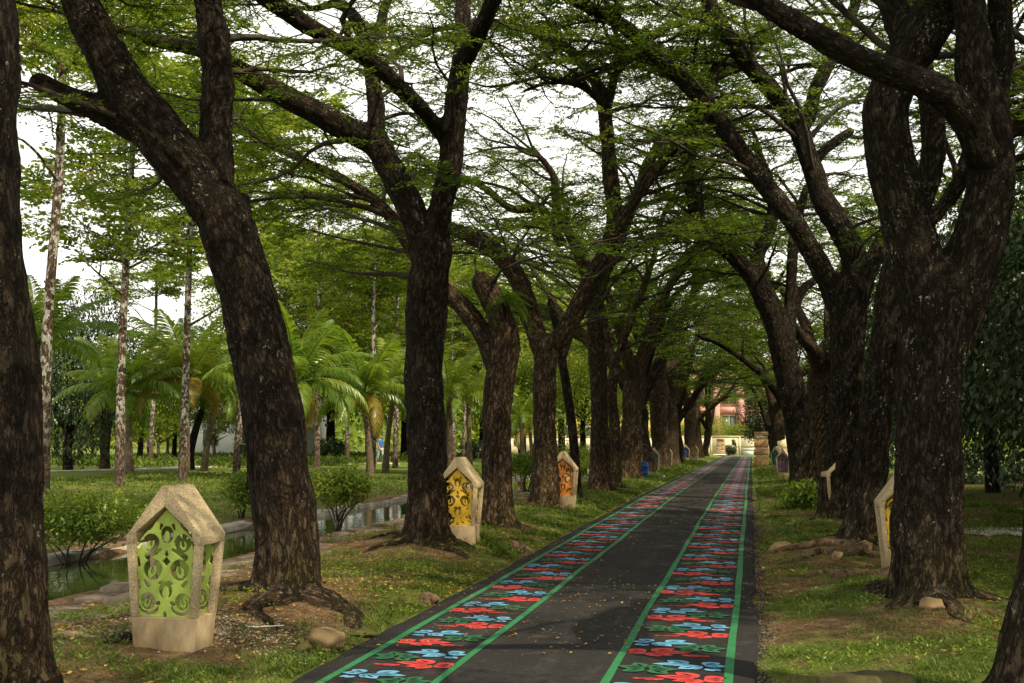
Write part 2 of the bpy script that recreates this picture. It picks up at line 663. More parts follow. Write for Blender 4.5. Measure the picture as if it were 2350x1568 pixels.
soil = t.ramp(n2, [(0.30, (0.085, 0.050, 0.026)), (0.5, (0.19, 0.118, 0.060)), (0.72, (0.32, 0.215, 0.115))])
soil = t.mix(t.ramp(n3, [(0.54, 0.0), (0.62, 0.8)]), soil, (0.36, 0.25, 0.14))
soil = t.mix(t.ramp(n3, [(0.38, 0.8), (0.46, 0.0)]), soil, (0.05, 0.028, 0.014))
soil = t.mix(t.ramp(t.noise(v, 31, 5, 0.7), [(0.55, 0.0), (0.66, 0.7)]), soil, (0.065, 0.034, 0.018))
gr = t.ramp(t.math('ADD', t.math('MULTIPLY', n1, 0.5), t.math('MULTIPLY', n3, 0.5)), [(0.32, (0.065, 0.10, 0.018)), (0.52, (0.13, 0.175, 0.032)), (0.70, (0.23, 0.235, 0.07))])
f = t.ramp(t.math('ADD', g, t.math('MULTIPLY', t.math('SUBTRACT', n2, 0.5), 1.1)), [(0.35, 0.0), (0.72, 1.0)])
col = t.mix(f, soil, gr)
hgt = t.math('ADD', t.math('MULTIPLY', n2, 0.6), t.math('MULTIPLY', n3, 0.5))
M['ground'] = t.principled(col, 0.95, 0.1, t.bump(hgt, 1.0, 0.09))
ground = link('ground', mk_mesh('ground', V, F, True, {'grass': grassy(V[:, 0], V[:, 1])}), M['ground'], kind='structure')

# path ------------------------------------------------------------------
rng = np.random.default_rng(5)
py = np.concatenate([np.arange(-4, 40, 0.12), np.arange(40, 112.01, 0.6)])
wob = lambda y, s, a: (fbm(np.stack([y * 1.3, y * 0 + s, y * 0], -1), 4) - 0.5) * a
eL = PX0 + wob(py, 1.7, 0.10)
eR = PX1 + 0.01 + wob(py, 7.7, 0.15)
xs_in = np.linspace(0, 1, 13)
PXg = eL[:, None] + (eR - eL)[:, None] * xs_in[None]
PYg = np.repeat(py[:, None], 13, 1)
PZg = np.repeat(path_z(py)[:, None], 13, 1)
Vp = np.stack([PXg, PYg, PZg], -1)
lo = Vp[:, [0, -1]].copy()
lo[..., 2] -= 0.09
lo[:, 0, 0] -= 0.05
lo[:, 1, 0] += 0.07
Vp = np.concatenate([lo[:, :1], Vp, lo[:, 1:]], 1)
n_, k_ = Vp.shape[:2]
i = np.arange(n_ - 1)[:, None] * k_ + np.arange(k_ - 1)[None]
Fp = np.stack([i, i + 1, i + k_ + 1, i + k_], -1).reshape(-1, 4)
t = NT('asphalt')
v = t.coords()
agg = t.voronoi(v, 130, 'F1', 'Color')
n1 = t.noise(v, 0.8, 5)
n2 = t.noise(v, 60, 5, 0.7)
c = t.ramp(t.math('ADD', t.math('MULTIPLY', n1, 0.5), t.math('MULTIPLY', n2, 0.5)), [(0.34, (0.010, 0.010, 0.0105)), (0.66, (0.025, 0.0245, 0.024))])
c = t.mix(t.ramp(agg, [(0.80, 0.0), (1.0, 0.5)]), c, (0.10, 0.095, 0.09))
c = t.mix(t.ramp(t.noise(v, 5, 6, 0.7), [(0.54, 0.0), (0.74, 0.4)]), c, (0.10, 0.075, 0.05))
c = t.mix(t.ramp(t.noise(t.coords((3.2, 0.16, 1)), 1.0, 5, 0.65), [(0.50, 0.0), (0.72, 0.35)]), c, (0.062, 0.055, 0.046))
M['asphalt'] = t.principled(c, 0.9, 0.18, t.bump(t.math('ADD', n2, t.math('MULTIPLY', agg, 0.5)), 0.55, 0.012))
path = link('path', mk_mesh('path', Vp.reshape(-1, 3), Fp, False), M['asphalt'], kind='structure')


def mat_paint(name, col):
    t = NT(name)
    v = t.coords(kind='World')
    n = t.noise(v, 40, 6, 0.75)
    wear = t.ramp(t.math('ADD', t.math('MULTIPLY', n, 0.7), t.math('MULTIPLY', t.noise(v, 2.0, 4), 0.4)), [(0.62, 0.0), (0.74, 0.8)])
    c = t.ramp(t.noise(v, 9, 5), [(0.3, tuple(x * 0.78 for x in col)), (0.7, tuple(min(1, x * 1.08) for x in col))])
    c = t.mix(wear, c, (0.05, 0.045, 0.04))
    return t.principled(c, 0.7, 0.35, t.bump(n, 0.5, 0.006))


M['p_line'] = mat_paint('green_line_paint', (0.018, 0.155, 0.055))
M['p_red'] = mat_paint('red_paint', (0.50, 0.048, 0.042))
M['p_blue'] = mat_paint('blue_paint', (0.115, 0.33, 0.52))
M['p_green'] = mat_paint('dark_green_paint', (0.016, 0.105, 0.042))

LINES = [(-2.735, 0.062), (-2.005, 0.058), (-0.955, 0.058), (-0.165, 0.062)]
for lx, lw in LINES:
    c0 = lx + (fbm(np.stack([py * 0.5, py * 0 + lx * 3, py * 0], -1), 3) - 0.5) * 0.045
    e = wob(py, lx + 0.3, 0.012)
    Vl = np.stack([np.stack([c0 - lw / 2 + e, py, path_z(py) + 0.004], -1), np.stack([c0 + lw / 2 - e, py, path_z(py) + 0.004], -1)], 1).reshape(-1, 3)
    q = np.arange(len(py) - 1)[:, None] * 2
    link('painted_line', mk_mesh('painted_line', Vl, np.concatenate([q, q + 1, q + 3, q + 2], 1)), M['p_line'], parent=path)


def petal(cx, cy, ang, L, Wd, slit=0.20, skew=0.0):
    a = math.radians(ang)
    tt = np.linspace(0, 1, 9)
    prof = np.sin(PI * tt ** 0.72) ** 0.8
    prof[0], prof[-1] = 0.10, 0.0
    w = prof * Wd * 0.54
    gap = np.where((tt > 0.2) & (tt < 0.72), slit * Wd / 2 * np.sin((tt - 0.2) / 0.52 * PI).clip(0), 0)
    mid = skew * np.sin(PI * tt) * L
    d = np.array([math.cos(a), math.sin(a)])
    s = np.array([-d[1], d[0]])
    P = []
    for off in (w, gap, -gap, -w):
        P.append(np.array([cx, cy])[None] + d[None] * (0.04 * L + tt * L * 0.96)[:, None] + s[None] * (mid + off)[:, None])
    P = np.stack(P, 1).reshape(-1, 2)
    F = []
    for k in range(8):
        F += [(4 * k + 1, 4 * k, 4 * k + 4, 4 * k + 5), (4 * k + 3, 4 * k + 2, 4 * k + 6, 4 * k + 7)]
    return P, F


def flower(name, spec):
    mb = MB()
    for p in spec:
        P, F = petal(*p)
        mb.add(np.concatenate([P, np.zeros((len(P), 1))], 1), F)
    return mb


FL = {
    'red': [(-.155, .015, 160, .165, .135), (-.155, .0, 203, .155, .12), (-.13, -.01, 298, .165, .125), (-.13, -.02, 335, .20, .09), (-.125, .035, 38, .22, .135), (-.10, .01, 4, .28, .115),
            (.10, -.05, 336, .15, .055), (.12, -.055, 350, .21, .045, .05), (.16, -.10, 14, .17, .032, .02)],
    'blue': [(-.07, .035, 150, .15, .115), (-.08, .02, 188, .165, .095), (-.06, .0, 318, .20, .12), (-.07, -.01, 290, .13, .05, .02), (-.15, -.085, 232, .085, .05, .02), (-.09, -.10, 218, .09, .05, .02),
             (.015, .04, 32, .19, .125), (.015, .02, 357, .26, .085), (-.01, .01, 340, .14, .05, .02)],
    'green': [(.0, .0, 176, .20, .12), (.0, .02, 128, .14, .10), (.02, .02, 58, .17, .115), (.02, .0, 12, .20, .10), (.02, -.01, 322, .18, .105), (-.01, -.02, 222, .18, .115)],
}
PCOL = {'red': 'p_red', 'blue': 'p_blue', 'green': 'p_green'}
POFF = {'red': (0.40, 0.0), 'blue': (0.32, 0.375), 'green': (0.70, 0.205)}
base_me = {}
for k in FL:
    me = flower(k, FL[k]).mesh('painted_flower_' + k)
    base_me[k] = me
    me.materials.append(M[PCOL[k]])
Y_FIRST, PER = 5.62, 0.752
count = 0
restV = {k: [] for k in FL}
nrow = 0
yrow = Y_FIRST - PER
row = 0
while yrow < 110:
    for sx0, sx1 in ((-2.70, -2.04), (-0.925, -0.20)):
        wS = sx1 - sx0
        for kz, k in enumerate(FL):
            u, dy = POFF[k]
            mir = -1 if row % 2 else 1
            uu = u if mir == 1 else 1 - u
            y = yrow + dy + rng.normal(0, 0.012)
            x = sx0 + wS * uu + rng.normal(0, 0.008)
            sc = (wS / 0.80) * rng.uniform(0.96, 1.05)
            z = float(path_z(np.array([y]))[0]) + 0.004 + 0.002 * kz
            if count < 300 and y > 4.6:
                o = link('painted_flower', base_me[k], None, path, (x, y, z), rng.normal(0, 0.03))
                o.scale = (sc * 1.07 * mir, sc * 1.06, 1)
                count += 1
            elif y > 4.6:
                restV[k].append((x, y, z, sc * 1.07 * mir, sc * 1.06))
    yrow += PER
    row += 1
for k in FL:
    mb = MB()
    spec = [p for p in FL[k] if p[4] > 0.06]
    for (x, y, z, sx, sy) in restV[k]:
        for p in spec:
            P, F = petal(*p)
            Q = np.stack([P[:, 0] * sx + x, P[:, 1] * sy + y, np.full(len(P), z)], -1)[::1]
            sel = np.array([0, 3, 8, 11, 20, 23, 32, 35])
            mb.add(Q[sel], [(0, 1, 3, 2), (2, 3, 5, 4), (4, 5, 7, 6)])
    link('painted_flowers', mb.mesh('painted_flowers_' + k), M[PCOL[k]], path, kind='stuff')

# water in the pond -------------------------------------------------------
t = NT('pond_water')
v = t.coords((1, 1, 1))
rp = t.noise(t.coords((2.2, 0.9, 1)), 2.2, 3)
M['water'] = t.principled((0.030, 0.042, 0.012), 0.045, 0.6, t.bump(rp, 0.10, 0.03))
wz = -0.30
Vw = [(-10.4, -8, wz), (-6.95, -8, wz), (-6.95, 60, wz), (-10.4, 60, wz)]
link('pond_water', mk_mesh('pond_water', Vw, np.array([[0, 1, 2, 3]])), M['water'], kind='structure')

# pale concrete kerb along the far bank, and a thin one on the near side
M['kerb'] = mat_plain('kerb_concrete', (0.33, 0.30, 0.25), 0.9, 0.35, 3, 0.4)


def kerb(name, x0, w, z0, z1, amp, y0=-6, y1=58):
    yy = np.arange(y0, y1, 0.35)
    c = x0 + (fbm(np.stack([yy * 0.35, yy * 0 + x0, yy * 0], -1), 3) - 0.5) * amp
    zt = z1 + (fbm(np.stack([yy * 1.2, yy * 0 + x0 + 4, yy * 0], -1), 3) - 0.5) * 0.10
    ring = np.stack([np.stack([c - w / 2, yy, yy * 0 + z0], -1), np.stack([c - w / 2, yy, zt], -1), np.stack([c + w / 2, yy, zt - 0.03], -1), np.stack([c + w / 2 + 0.03, yy, yy * 0 + z0], -1)], 1)
    n = len(yy)
    i = np.arange(n - 1)[:, None] * 4 + np.arange(3)[None]
    F = np.stack([i, i + 1, i + 5, i + 4], -1).reshape(-1, 4)
    return link(name, mk_mesh(name, ring.reshape(-1, 3), F[:, ::-1]), M['kerb'], kind='structure')


kerb('pond_kerb', -10.15, 0.30, -0.6, -0.17, 0.5)
kerb('pond_kerb', -7.16, 0.12, -0.6, -0.20, 0.15)

# stone paving between the trees and the water: each slab a part ---------
M['slab'] = mat_plain('paving_stone', (0.20, 0.15, 0.10), 0.9, 0.5, 2.2, 0.8)
paving = empty('stone_paving', (-6.4, 14, 0), kind='structure')
slab_me = []
for q in range(5):
    m_ = 9
    a = np.linspace(0, 2 * PI, m_, endpoint=False)
    sq = 1 / np.maximum(abs(np.cos(a)), abs(np.sin(a)))
    r = np.minimum(sq, 1.22) * rng.uniform(0.86, 1.0, m_) * 0.5
    ring = np.stack([np.cos(a) * r, np.sin(a) * r], -1)
    mb = MB()
    top = np.concatenate([ring * 0.95, rng.normal(0.0, 0.006, (m_, 1))], 1)
    bot = np.concatenate([ring, np.full((m_, 1), -0.08)], 1)
    ctr = np.array([[0, 0, 0.012]])
    V = np.concatenate([bot, top, ctr])
    j = np.arange(m_)
    k = (j + 1) % m_
    mb.addm(V, [np.stack([j, k, k + m_, j + m_], -1), np.stack([j + m_, k + m_, j * 0 + 2 * m_], -1)])
    me = mb.mesh('stone_slab')
    me.materials.append(M['slab'])
    slab_me.append(me)
ns = 0
yv = 6.2
while yv < 46 and ns < 296:
    big = 0.62 if yv < 20 else 0.95
    x = -7.05 + rng.uniform(0, .1)
    while x < -5.62:
        w = rng.uniform(0.5, 0.95)
        l = big * rng.uniform(0.8, 1.05)
        xx, yy = x + w / 2, yv + rng.normal(0, 0.05)
        o = link('stone_slab', slab_me[ns % 5], None, paving, (xx + 6.4, yy - 14, H(xx, yy) + 0.012 + rng.uniform(-.012, .014)), rng.choice([0, PI / 2, PI]) + rng.normal(0, .07))
        o.rotation_euler.x = rng.normal(0.0, 0.022)
        o.rotation_euler.y = rng.normal(0.0, 0.025)
        sw = (w * 0.97, l * 0.96) if abs(math.sin(o.rotation_euler.z)) < .5 else (l * 0.96, w * 0.97)
        o.scale = (sw[0], sw[1], 1)
        x += w
        ns += 1
    yv += big

# far footpath across the lawn, far lawn's rough grass --------------------
def strip_on_ground(name, pts, w, mat, lift=0.02, kind='structure'):
    P, _ = resample(np.array(pts, float), np.ones(len(pts)), 1.0)
    T = np.gradient(P[:, :2], axis=0)
    T = unit(T)
    Nn = np.stack([-T[:, 1], T[:, 0]], -1)
    A, B = P[:, :2] - Nn * w / 2, P[:, :2] + Nn * w / 2
    zA, zB = Hv(A[:, 0], A[:, 1]) + lift, Hv(B[:, 0], B[:, 1]) + lift
    V = np.stack([np.column_stack([A, zA - .12]), np.column_stack([A, zA]), np.column_stack([B, zB]), np.column_stack([B, zB - .12])], 1).reshape(-1, 3)
    i = np.arange(len(P) - 1)[:, None] * 4 + np.arange(3)[None]
    return link(name, mk_mesh(name, V, np.stack([i + 4, i + 5, i + 1, i], -1).reshape(-1, 4)[:, ::-1]), mat, kind=kind)


M['fpath'] = mat_plain('footpath_concrete', (0.42, 0.39, 0.34), 0.9, 0.2, 1.5, 0.2)
fp = [on_ground(*p)[:2] for p in ((-200, 1086), (110, 1081), (330, 1078), (540, 1071), (900, 1063))]
strip_on_ground('park_footpath', [(x, y, 0) for x, y in fp], 1.4, M['fpath'], 0.05)
rp_ = [on_ground(*p)[:2] for p in ((2190, 1224), (2260, 1222), (2420, 1222), (2800, 1222))]
strip_on_ground('side_footpath', [(x, y, 0) for x, y in rp_], 1.0, M['fpath'], 0.03)
# ================================================================== avenue trees
def limb_world(pts, Y0, d0=0.0, d1=0.0):
    """a limb read off the photo as (px, py, width): points on planes Y0+d0 .. Y0+d1, real radii"""
    P, R = [], []
    n = len(pts)
    for i, (px, py, w) in enumerate(pts):
        Yp = Y0 + d0 + (d1 - d0) * (i / (n - 1))
        p = on_plane_y(px, py, Yp)
        zc = (p - EYE).dot(cF)
        P.append(p)
        R.append(w / 2 * zc / FPX * (0.90 if w > 60 else 0.96))
    return np.array(P), np.array(R)


def extend(rng, P, R, n=3, step=0.9, out=None):
    P, R = list(P), list(R)
    d = unit(P[-1] - P[-2])
    for _ in range(n):
        d = unit(d + rng.normal(0, 0.16, 3) + np.array([0, 0, 0.10]) + (out * 0.22 if out is not None else 0))
        P.append(P[-1] + d * step)
        R.append(max(R[-1] * 0.80, 0.02))
    return np.array(P), np.array(R)


def bark_coords(V, limbs):
    """along-limb coordinates for the bark pattern: nearest limb segment, grain squeezed along the limb"""
    best = np.full(len(V), 1e9)
    out = np.zeros((len(V), 3))
    rad = np.zeros(len(V))
    for li, (P, R) in enumerate(limbs):
        T, N, B = frames(P)
        s = np.concatenate([[0], np.cumsum(np.linalg.norm(np.diff(P, axis=0), axis=1))])
        for k0 in range(0, len(V), 20000):
            v = V[k0:k0 + 20000]
            d = np.linalg.norm(v[:, None] - P[None], axis=2)
            j = d.argmin(1)
            dd = d[np.arange(len(v)), j] - R[j]
            m = dd < best[k0:k0 + 20000]
            rel = v - P[j]
            q = np.stack([(rel * N[j]).sum(1), (rel * B[j]).sum(1), (s[j] + (rel * T[j]).sum(1)) * 0.33], -1) + li * 3.7
            idx = np.where(m)[0] + k0
            best[idx] = dd[m]
            out[idx] = q[m]
            rad[idx] = R[j][m]
    return out, rad


def wood_mesh(name, limbs, voxel, base, disp=0.02, seed=0, flare=True, stain=True):
    """fuse the limbs to one skin, then roughen it"""
    mb = MB()
    for P, R in limbs:
        d0, d1 = unit(P[0] - P[1]), unit(P[-1] - P[-2])
        Pc = np.concatenate([[P[0] + d0 * R[0] * .45], P, [P[-1] + d1 * R[-1] * .5, P[-1] + d1 * R[-1] * .85]])
        Rc = np.concatenate([[R[0] * .7], R, [R[-1] * .78, R[-1] * .3]])
        mb.tube(Pc, Rc, 14)
    me = mb.mesh(name + '_raw')
    ob = bpy.data.objects.new(name + '_raw', me)
    COL.objects.link(ob)
    md = ob.modifiers.new('r', 'REMESH')
    md.mode = 'VOXEL'
    md.voxel_size = voxel
    sm = ob.modifiers.new('s', 'SMOOTH')
    sm.factor = 0.5
    sm.iterations = 6
    dg = bpy.context.evaluated_depsgraph_get()
    dg.update()
    nm = bpy.data.meshes.new_from_object(ob.evaluated_get(dg))
    bpy.data.objects.remove(ob)
    bpy.data.meshes.remove(me)
    n = len(nm.vertices)
    V = np.zeros(n * 3, np.float32)
    nm.vertices.foreach_get('co', V)
    V = V.reshape(-1, 3).astype(float)
    Nn = np.zeros(n * 3, np.float32)
    nm.vertices.foreach_get('normal', Nn)
    Nn = Nn.reshape(-1, 3)
    q, rad = bark_coords(V, limbs)
    h = V[:, 2] - base[2]
    if flare:
        ax = V[:, :2] - base[None, :2]
        r = np.linalg.norm(ax, axis=1)
        phi = np.arctan2(ax[:, 1], ax[:, 0])
        near = 1 - sstep(0.42, 0.72, r)
        lob = 0.5 + 0.5 * np.cos(phi * 5 + seed) * 0.7 + 0.4 * np.cos(phi * 3 + seed * 2.3)
        amt = np.exp(-np.clip(h, 0, 9) / 0.26) * np.clip(lob, 0.1, 1.3) * 0.34 * near
        V[:, :2] += ax * amt[:, None]
    k = q * np.array([10, 10, 7.0]) + (fbm(q * 4, 2)[:, None] - .5) * 1.2
    ridge = 1 - 2 * np.abs(vnoise(k + seed) - 0.5)
    ridge2 = 1 - 2 * np.abs(vnoise(k * 2.3 + seed + 9) - 0.5)
    lump = fbm(V * 1.7 + seed, 3) - 0.5
    dsp = disp * (ridge - 0.7) * 1.3 + disp * 0.7 * (ridge2 - 0.6) + lump * np.clip(rad, 0.02, 0.4) * 0.38
    dsp *= np.clip(rad / 0.12, 0.15, 1)
    V += Nn * dsp[:, None]
    nm.vertices.foreach_set('co', (V - base).astype(np.float32).ravel())
    at = nm.attributes.new('barkco', 'FLOAT_VECTOR', 'POINT')
    at.data.foreach_set('vector', q.astype(np.float32).ravel())
    at = nm.attributes.new('hgt', 'FLOAT', 'POINT')
    at.data.foreach_set('value', h.astype(np.float32))
    nm.polygons.foreach_set('use_smooth', np.ones(len(nm.polygons), dtype=bool))
    nm.name = name
    nm.update()
    return nm


def grow_crown(rng, limbs, base, zmin, n_sub, lpt=60, lsize=0.055, sub_len=(2.0, 4.6), zbias=1.0, spread=0.17, twig_step=1, keep=None, nt=2, flat=0.06, near_frame=False, ntilt=0.5, pinna=True):
    """branches from the limbs, twigs from the branches, feathery leaflets round the twigs. Returns (wood MB, leaf arrays) about base"""
    cand, wts = [], []
    for P, R in limbs[1:] if len(limbs) > 1 else limbs:
        T = unit(np.gradient(P, axis=0))
        for k in range(0, len(P), 2):
            if P[k][2] - base[2] > zmin and R[k] < 0.30:
                cand.append((P[k], T[k], R[k]))
                wts.append((P[k][2] - base[2] - zmin + 0.4) ** zbias)
    wts = np.array(wts)
    wts /= wts.sum()
    wood = MB()
    C, A, Nn, Ls, Ws, rn = [], [], [], [], [], []
    idx = rng.choice(len(cand), n_sub, p=wts)
    gold = rng.uniform(0, 6.28)
    for si, ci in enumerate(idx):
        p, tdir, r = cand[ci]
        gold += 2.4 + rng.normal(0, 0.4)
        az = np.array([math.cos(gold), math.sin(gold), 0])
        outd = np.array([p[0] - base[0], p[1] - base[1], 0])
        outd = outd / (np.linalg.norm(outd) + 0.6)
        d = unit(tdir * 0.35 + az * 0.8 + outd * 0.75 + np.array([0, 0, 0.25 + 0.25 * rng.random()]))
        L = rng.uniform(*sub_len)
        ns = 9
        P = [p - d * min(r, 0.15) * 0.5]
        for k in range(ns):
            d = unit(d + rng.normal(0, 0.15, 3) * np.array([1, 1, .8]) + np.array([0, 0, (flat - d[2]) * 0.28]))
            P.append(P[-1] + d * L / ns)
        P = np.array(P)
        r0 = min(r * 0.5, 0.018 + 0.0085 * L)
        R = np.linspace(r0, 0.007, len(P))
        wood.tube(P, R, 4, False)
        T = unit(np.gradient(P, axis=0))
        for k in range(2, len(P), twig_step):
            for sgn in ((1, -1) if nt == 2 else (rng.choice([1, -1]),)):
                f = k / (len(P) - 1)
                a = sgn * rng.uniform(0.5, 1.15)
                h0 = T[k]
                td = unit(np.array([h0[0] * math.cos(a) - h0[1] * math.sin(a), h0[0] * math.sin(a) + h0[1] * math.cos(a), h0[2] * 0.4 + rng.normal(0.05, 0.13)]))
                tl = rng.uniform(0.55, 1.35) * (1.15 - 0.5 * f)
                m = 3
                TP = [P[k]]
                dd = td
                for q in range(m):
                    dd = unit(dd + rng.normal(0, 0.2, 3) + np.array([0, 0, -0.04]))
                    TP.append(TP[-1] + dd * tl / m)
                TP = np.array(TP)
                wood.tube(TP, np.linspace(0.011, 0.005, m + 1), 3, False)
                pj = TP[2] - EYE
                lod = near_frame and (CY - pj.dot(cU) / max(pj.dot(cF), .3) * FPX < -170 or pj.dot(cF) < 1 or abs(pj.dot(cR) / max(pj.dot(cF), .3)) > .56)
                nl = int(lpt * rng.uniform(0.6, 1.3) * (.32 if lod else 1))
                if nl < 1:
                    continue
                tt = rng.uniform(0.15, 1.08, nl) ** 0.8
                seg = np.clip(tt * m, 0, m - 1e-3)
                i0 = seg.astype(int)
                fr = (seg - i0)[:, None]
                pos = TP[i0] * (1 - fr) + TP[i0 + 1] * fr
                ax = unit(TP[-1] - TP[0])
                side = unit(np.cross(ax, [0, 0, 1.0]))
                sd = np.round(rng.uniform(-1, 1, nl) * 3) / 3 + rng.normal(0, 0.10, nl)
                sdw = sd * spread * (1.15 - 0.4 * tt)
                pos = pos + side * sdw[:, None] + ax * (abs(sd) * spread * 0.5)[:, None]
                pos[:, 2] += rng.normal(0, 0.018, nl) - 0.35 * np.abs(sdw) ** 1.3
                C.append(pos)
                A.append(unit(ax[None] * (0.55 if pinna else .9) + side[None] * (np.sign(sd) if pinna else rng.normal(0, .5, nl))[:, None] + rng.normal(0, 0.28, (nl, 3))))
                Nn.append(unit(np.array([0, 0, 1.0]) + rng.normal(0, ntilt, (nl, 3))))
                ls = lsize * rng.uniform(0.7, 1.25, nl) * (1.8 if lod else 1)
                Ls.append(ls)
                Ws.append(ls * (0.27 if pinna else 0.5))
                rn.append(np.full(nl, rng.random()) * 0.7 + rng.random(nl) * 0.3)
    C = np.concatenate(C)
    if keep is not None:
        mk = keep(C)
    else:
        mk = np.ones(len(C), bool)
    V, F = leaf_quads(C[mk] - base, np.concatenate(A)[mk], np.concatenate(Nn)[mk], np.concatenate(Ls)[mk], np.concatenate(Ws)[mk])
    return wood, (V, F, np.repeat(np.concatenate(rn)[mk], 4))


NLEAF = [0]


def finish_tree(name, base, wood_me, bark, crown, leafmat, label, cat='tree', group=None, twigmat=None):
    root = empty(name, base, label=label, cat=cat, group=group)
    link('trunk', wood_me, bark, root)
    if crown is not None:
        wmb, (V, F, rn) = crown
        if wmb is not None and wmb.n:
            me = wmb.mesh('branches')
            v = np.zeros(len(me.vertices) * 3, np.float32)
            me.vertices.foreach_get('co', v)
            me.vertices.foreach_set('co', (v.reshape(-1, 3) - np.asarray(base, np.float32)).ravel())
            me.update()
            link('branches', me, twigmat or M['twig'], root)
        link('crown', mk_mesh('crown', V, F, False, {'rnd': rn}), leafmat, root)
        NLEAF[0] += len(F)
    return root


def roots(rng, base, r0, n=6, reach=(0.8, 1.8), avoid_path=True):
    out = []
    for k in range(n):
        a = 2 * PI * (k + rng.uniform(-.3, .3)) / n
        L = rng.uniform(*reach)
        P, R = [], []
        for q in range(7):
            f = q / 6
            aa = a + 0.5 * f * rng.normal(0, 0.6)
            x, y = base[0] + math.cos(aa) * (0.12 + L * f), base[1] + math.sin(aa) * (0.12 + L * f)
            if PX0 - 0.1 < x < PX1 + 0.1:
                break
            z = H(x, y) + 0.03 * (1 - f) ** 2 - 0.05 * f - 0.06
            P.append((x, y, z))
            R.append(0.10 * r0 / 0.36 * (1 - f) ** 0.8 + 0.03)
        if len(P) > 3:
            out.append(resample(np.array(P), np.array(R), 0.1))
    return out


def traced(name, base_px, spec, label, seed, voxel=0.045, zmin=3.6, n_sub=50, bark='bark', disp=0.02, nroots=4, exts=None, lpt=82, lsize=0.094, r0=0.36, reach=(0.8, 1.8), zbias=1.0, sub_len=(2.0, 4.6)):
    rng = np.random.default_rng(seed)
    base = tree_spot(*base_px, back=r0 * .9)
    Y0 = base[1]
    limbs = []
    for li, (d0, d1, pts) in enumerate(spec):
        P, R = limb_world(pts, Y0, d0, d1)
        if li == 0:
            P[0] = base - np.array([0, 0, 0.25])
        if pts[-1][1] < 30 or (exts and li in exts):
            outd = np.array([P[-1][0] - base[0], P[-1][1] - base[1], 0])
            outd /= np.linalg.norm(outd) + 0.5
            P, R = extend(rng, P, R, 4, 0.85, outd)
        limbs.append(resample(P, R, 0.10))
    rts = roots(rng, base, r0, nroots, reach) if nroots else []
    me = wood_mesh('trunk', limbs + rts, voxel, base, disp, seed)
    crown = grow_crown(rng, limbs, base, zmin, n_sub, lpt, lsize, zbias=zbias, sub_len=sub_len, near_frame=True)
    return finish_tree(name, base, me, M[bark], crown, M['leaf'], label, 'tree', 'rain trees lining the path')


# ---- left row, nearest first ----------------------------------------
traced('rain_tree', LEFT_BASE[0], [
    (0, 0, [(-40, 1650, 270), (-34, 1400, 266), (-35, 1000, 262), (-46, 700, 236), (-58, 420, 216), (-60, 120, 208), (-72, -160, 190)]),
    (0, -.8, [(-75, -60, 130), (-150, -260, 110), (-260, -480, 80)]),
    (0, 1.2, [(-70, -120, 130), (10, -330, 100), (90, -560, 75)]),
], 'dark thick straight trunk cut off by the left edge of the photo', 11, 0.05, n_sub=50, lpt=100, lsize=0.07, nroots=2, zmin=5.0)
traced('rain_tree', LEFT_BASE[1], [
    (0, 0, [(664, 1390, 150), (658, 1250, 152), (643, 1100, 152), (622, 950, 160), (596, 800, 154), (563, 670, 142), (532, 560, 132), (508, 470, 128)]),
    (0, -.5, [(508, 500, 115), (462, 430, 122), (410, 360, 126), (352, 288, 130), (292, 215, 118), (243, 120, 105), (196, 30, 95), (150, -70, 86)]),
    (-.2, -.6, [(360, 300, 105), (275, 268, 84), (205, 242, 62), (142, 215, 52), (86, 188, 46)]),
    (0, .3, [(514, 500, 82), (501, 400, 84), (497, 300, 82), (500, 200, 80), (494, 100, 78), (478, 10, 75), (464, -90, 70)]),
    (0, .1, [(545, 560, 50), (560, 500, 42), (564, 448, 20)]),
], 'leaning thick trunk behind the green lantern, with a sawn stub on its left limb', 12, 0.028, n_sub=55, disp=0.030, r0=0.42, lpt=105, lsize=0.068, reach=(0.9, 2.0), zmin=4.2)
traced('rain_tree', LEFT_BASE[2], [
    (0, 0, [(978, 1255, 128), (985, 1180, 122), (978, 1000, 104), (972, 800, 100), (984, 650, 104), (996, 565, 96)]),
    (0, .2, [(985, 590, 72), (948, 490, 74), (902, 400, 74), (858, 318, 68)]),
    (.2, .8, [(862, 330, 46), (862, 235, 44), (850, 150, 40), (836, 95, 38), (812, 40, 34), (774, 8, 26), (700, 20, 16)]),
    (.3, 1.2, [(848, 110, 34), (872, 60, 27), (888, 5, 24), (930, -70, 20)]),
    (.2, -1.2, [(862, 330, 66), (800, 298, 64), (722, 256, 60), (640, 214, 54), (560, 166, 50), (460, 116, 40), (332, 92, 28)]),
    (0, -.2, [(1000, 570, 66), (1012, 480, 64), (1030, 395, 64), (1041, 300, 60), (1051, 200, 55), (1061, 120, 50)]),
    (-.2, .4, [(1055, 150, 40), (1062, 60, 40), (1068, -50, 34)]),
    (-.2, -1.0, [(1058, 150, 46), (1106, 60, 44), (1158, -40, 38)]),
    (-.1, -2.4, [(1020, 310, 48), (985, 270, 42), (930, 214, 41), (850, 140, 42), (760, 88, 42), (680, 42, 44), (585, -25, 44)]),
], 'upright trunk left of the yellow lantern, with a long diagonal bough from its right limb', 13, 0.042, n_sub=80, disp=0.022, reach=(1.0, 2.6), lpt=84, lsize=0.080, nroots=5, zmin=3.8)
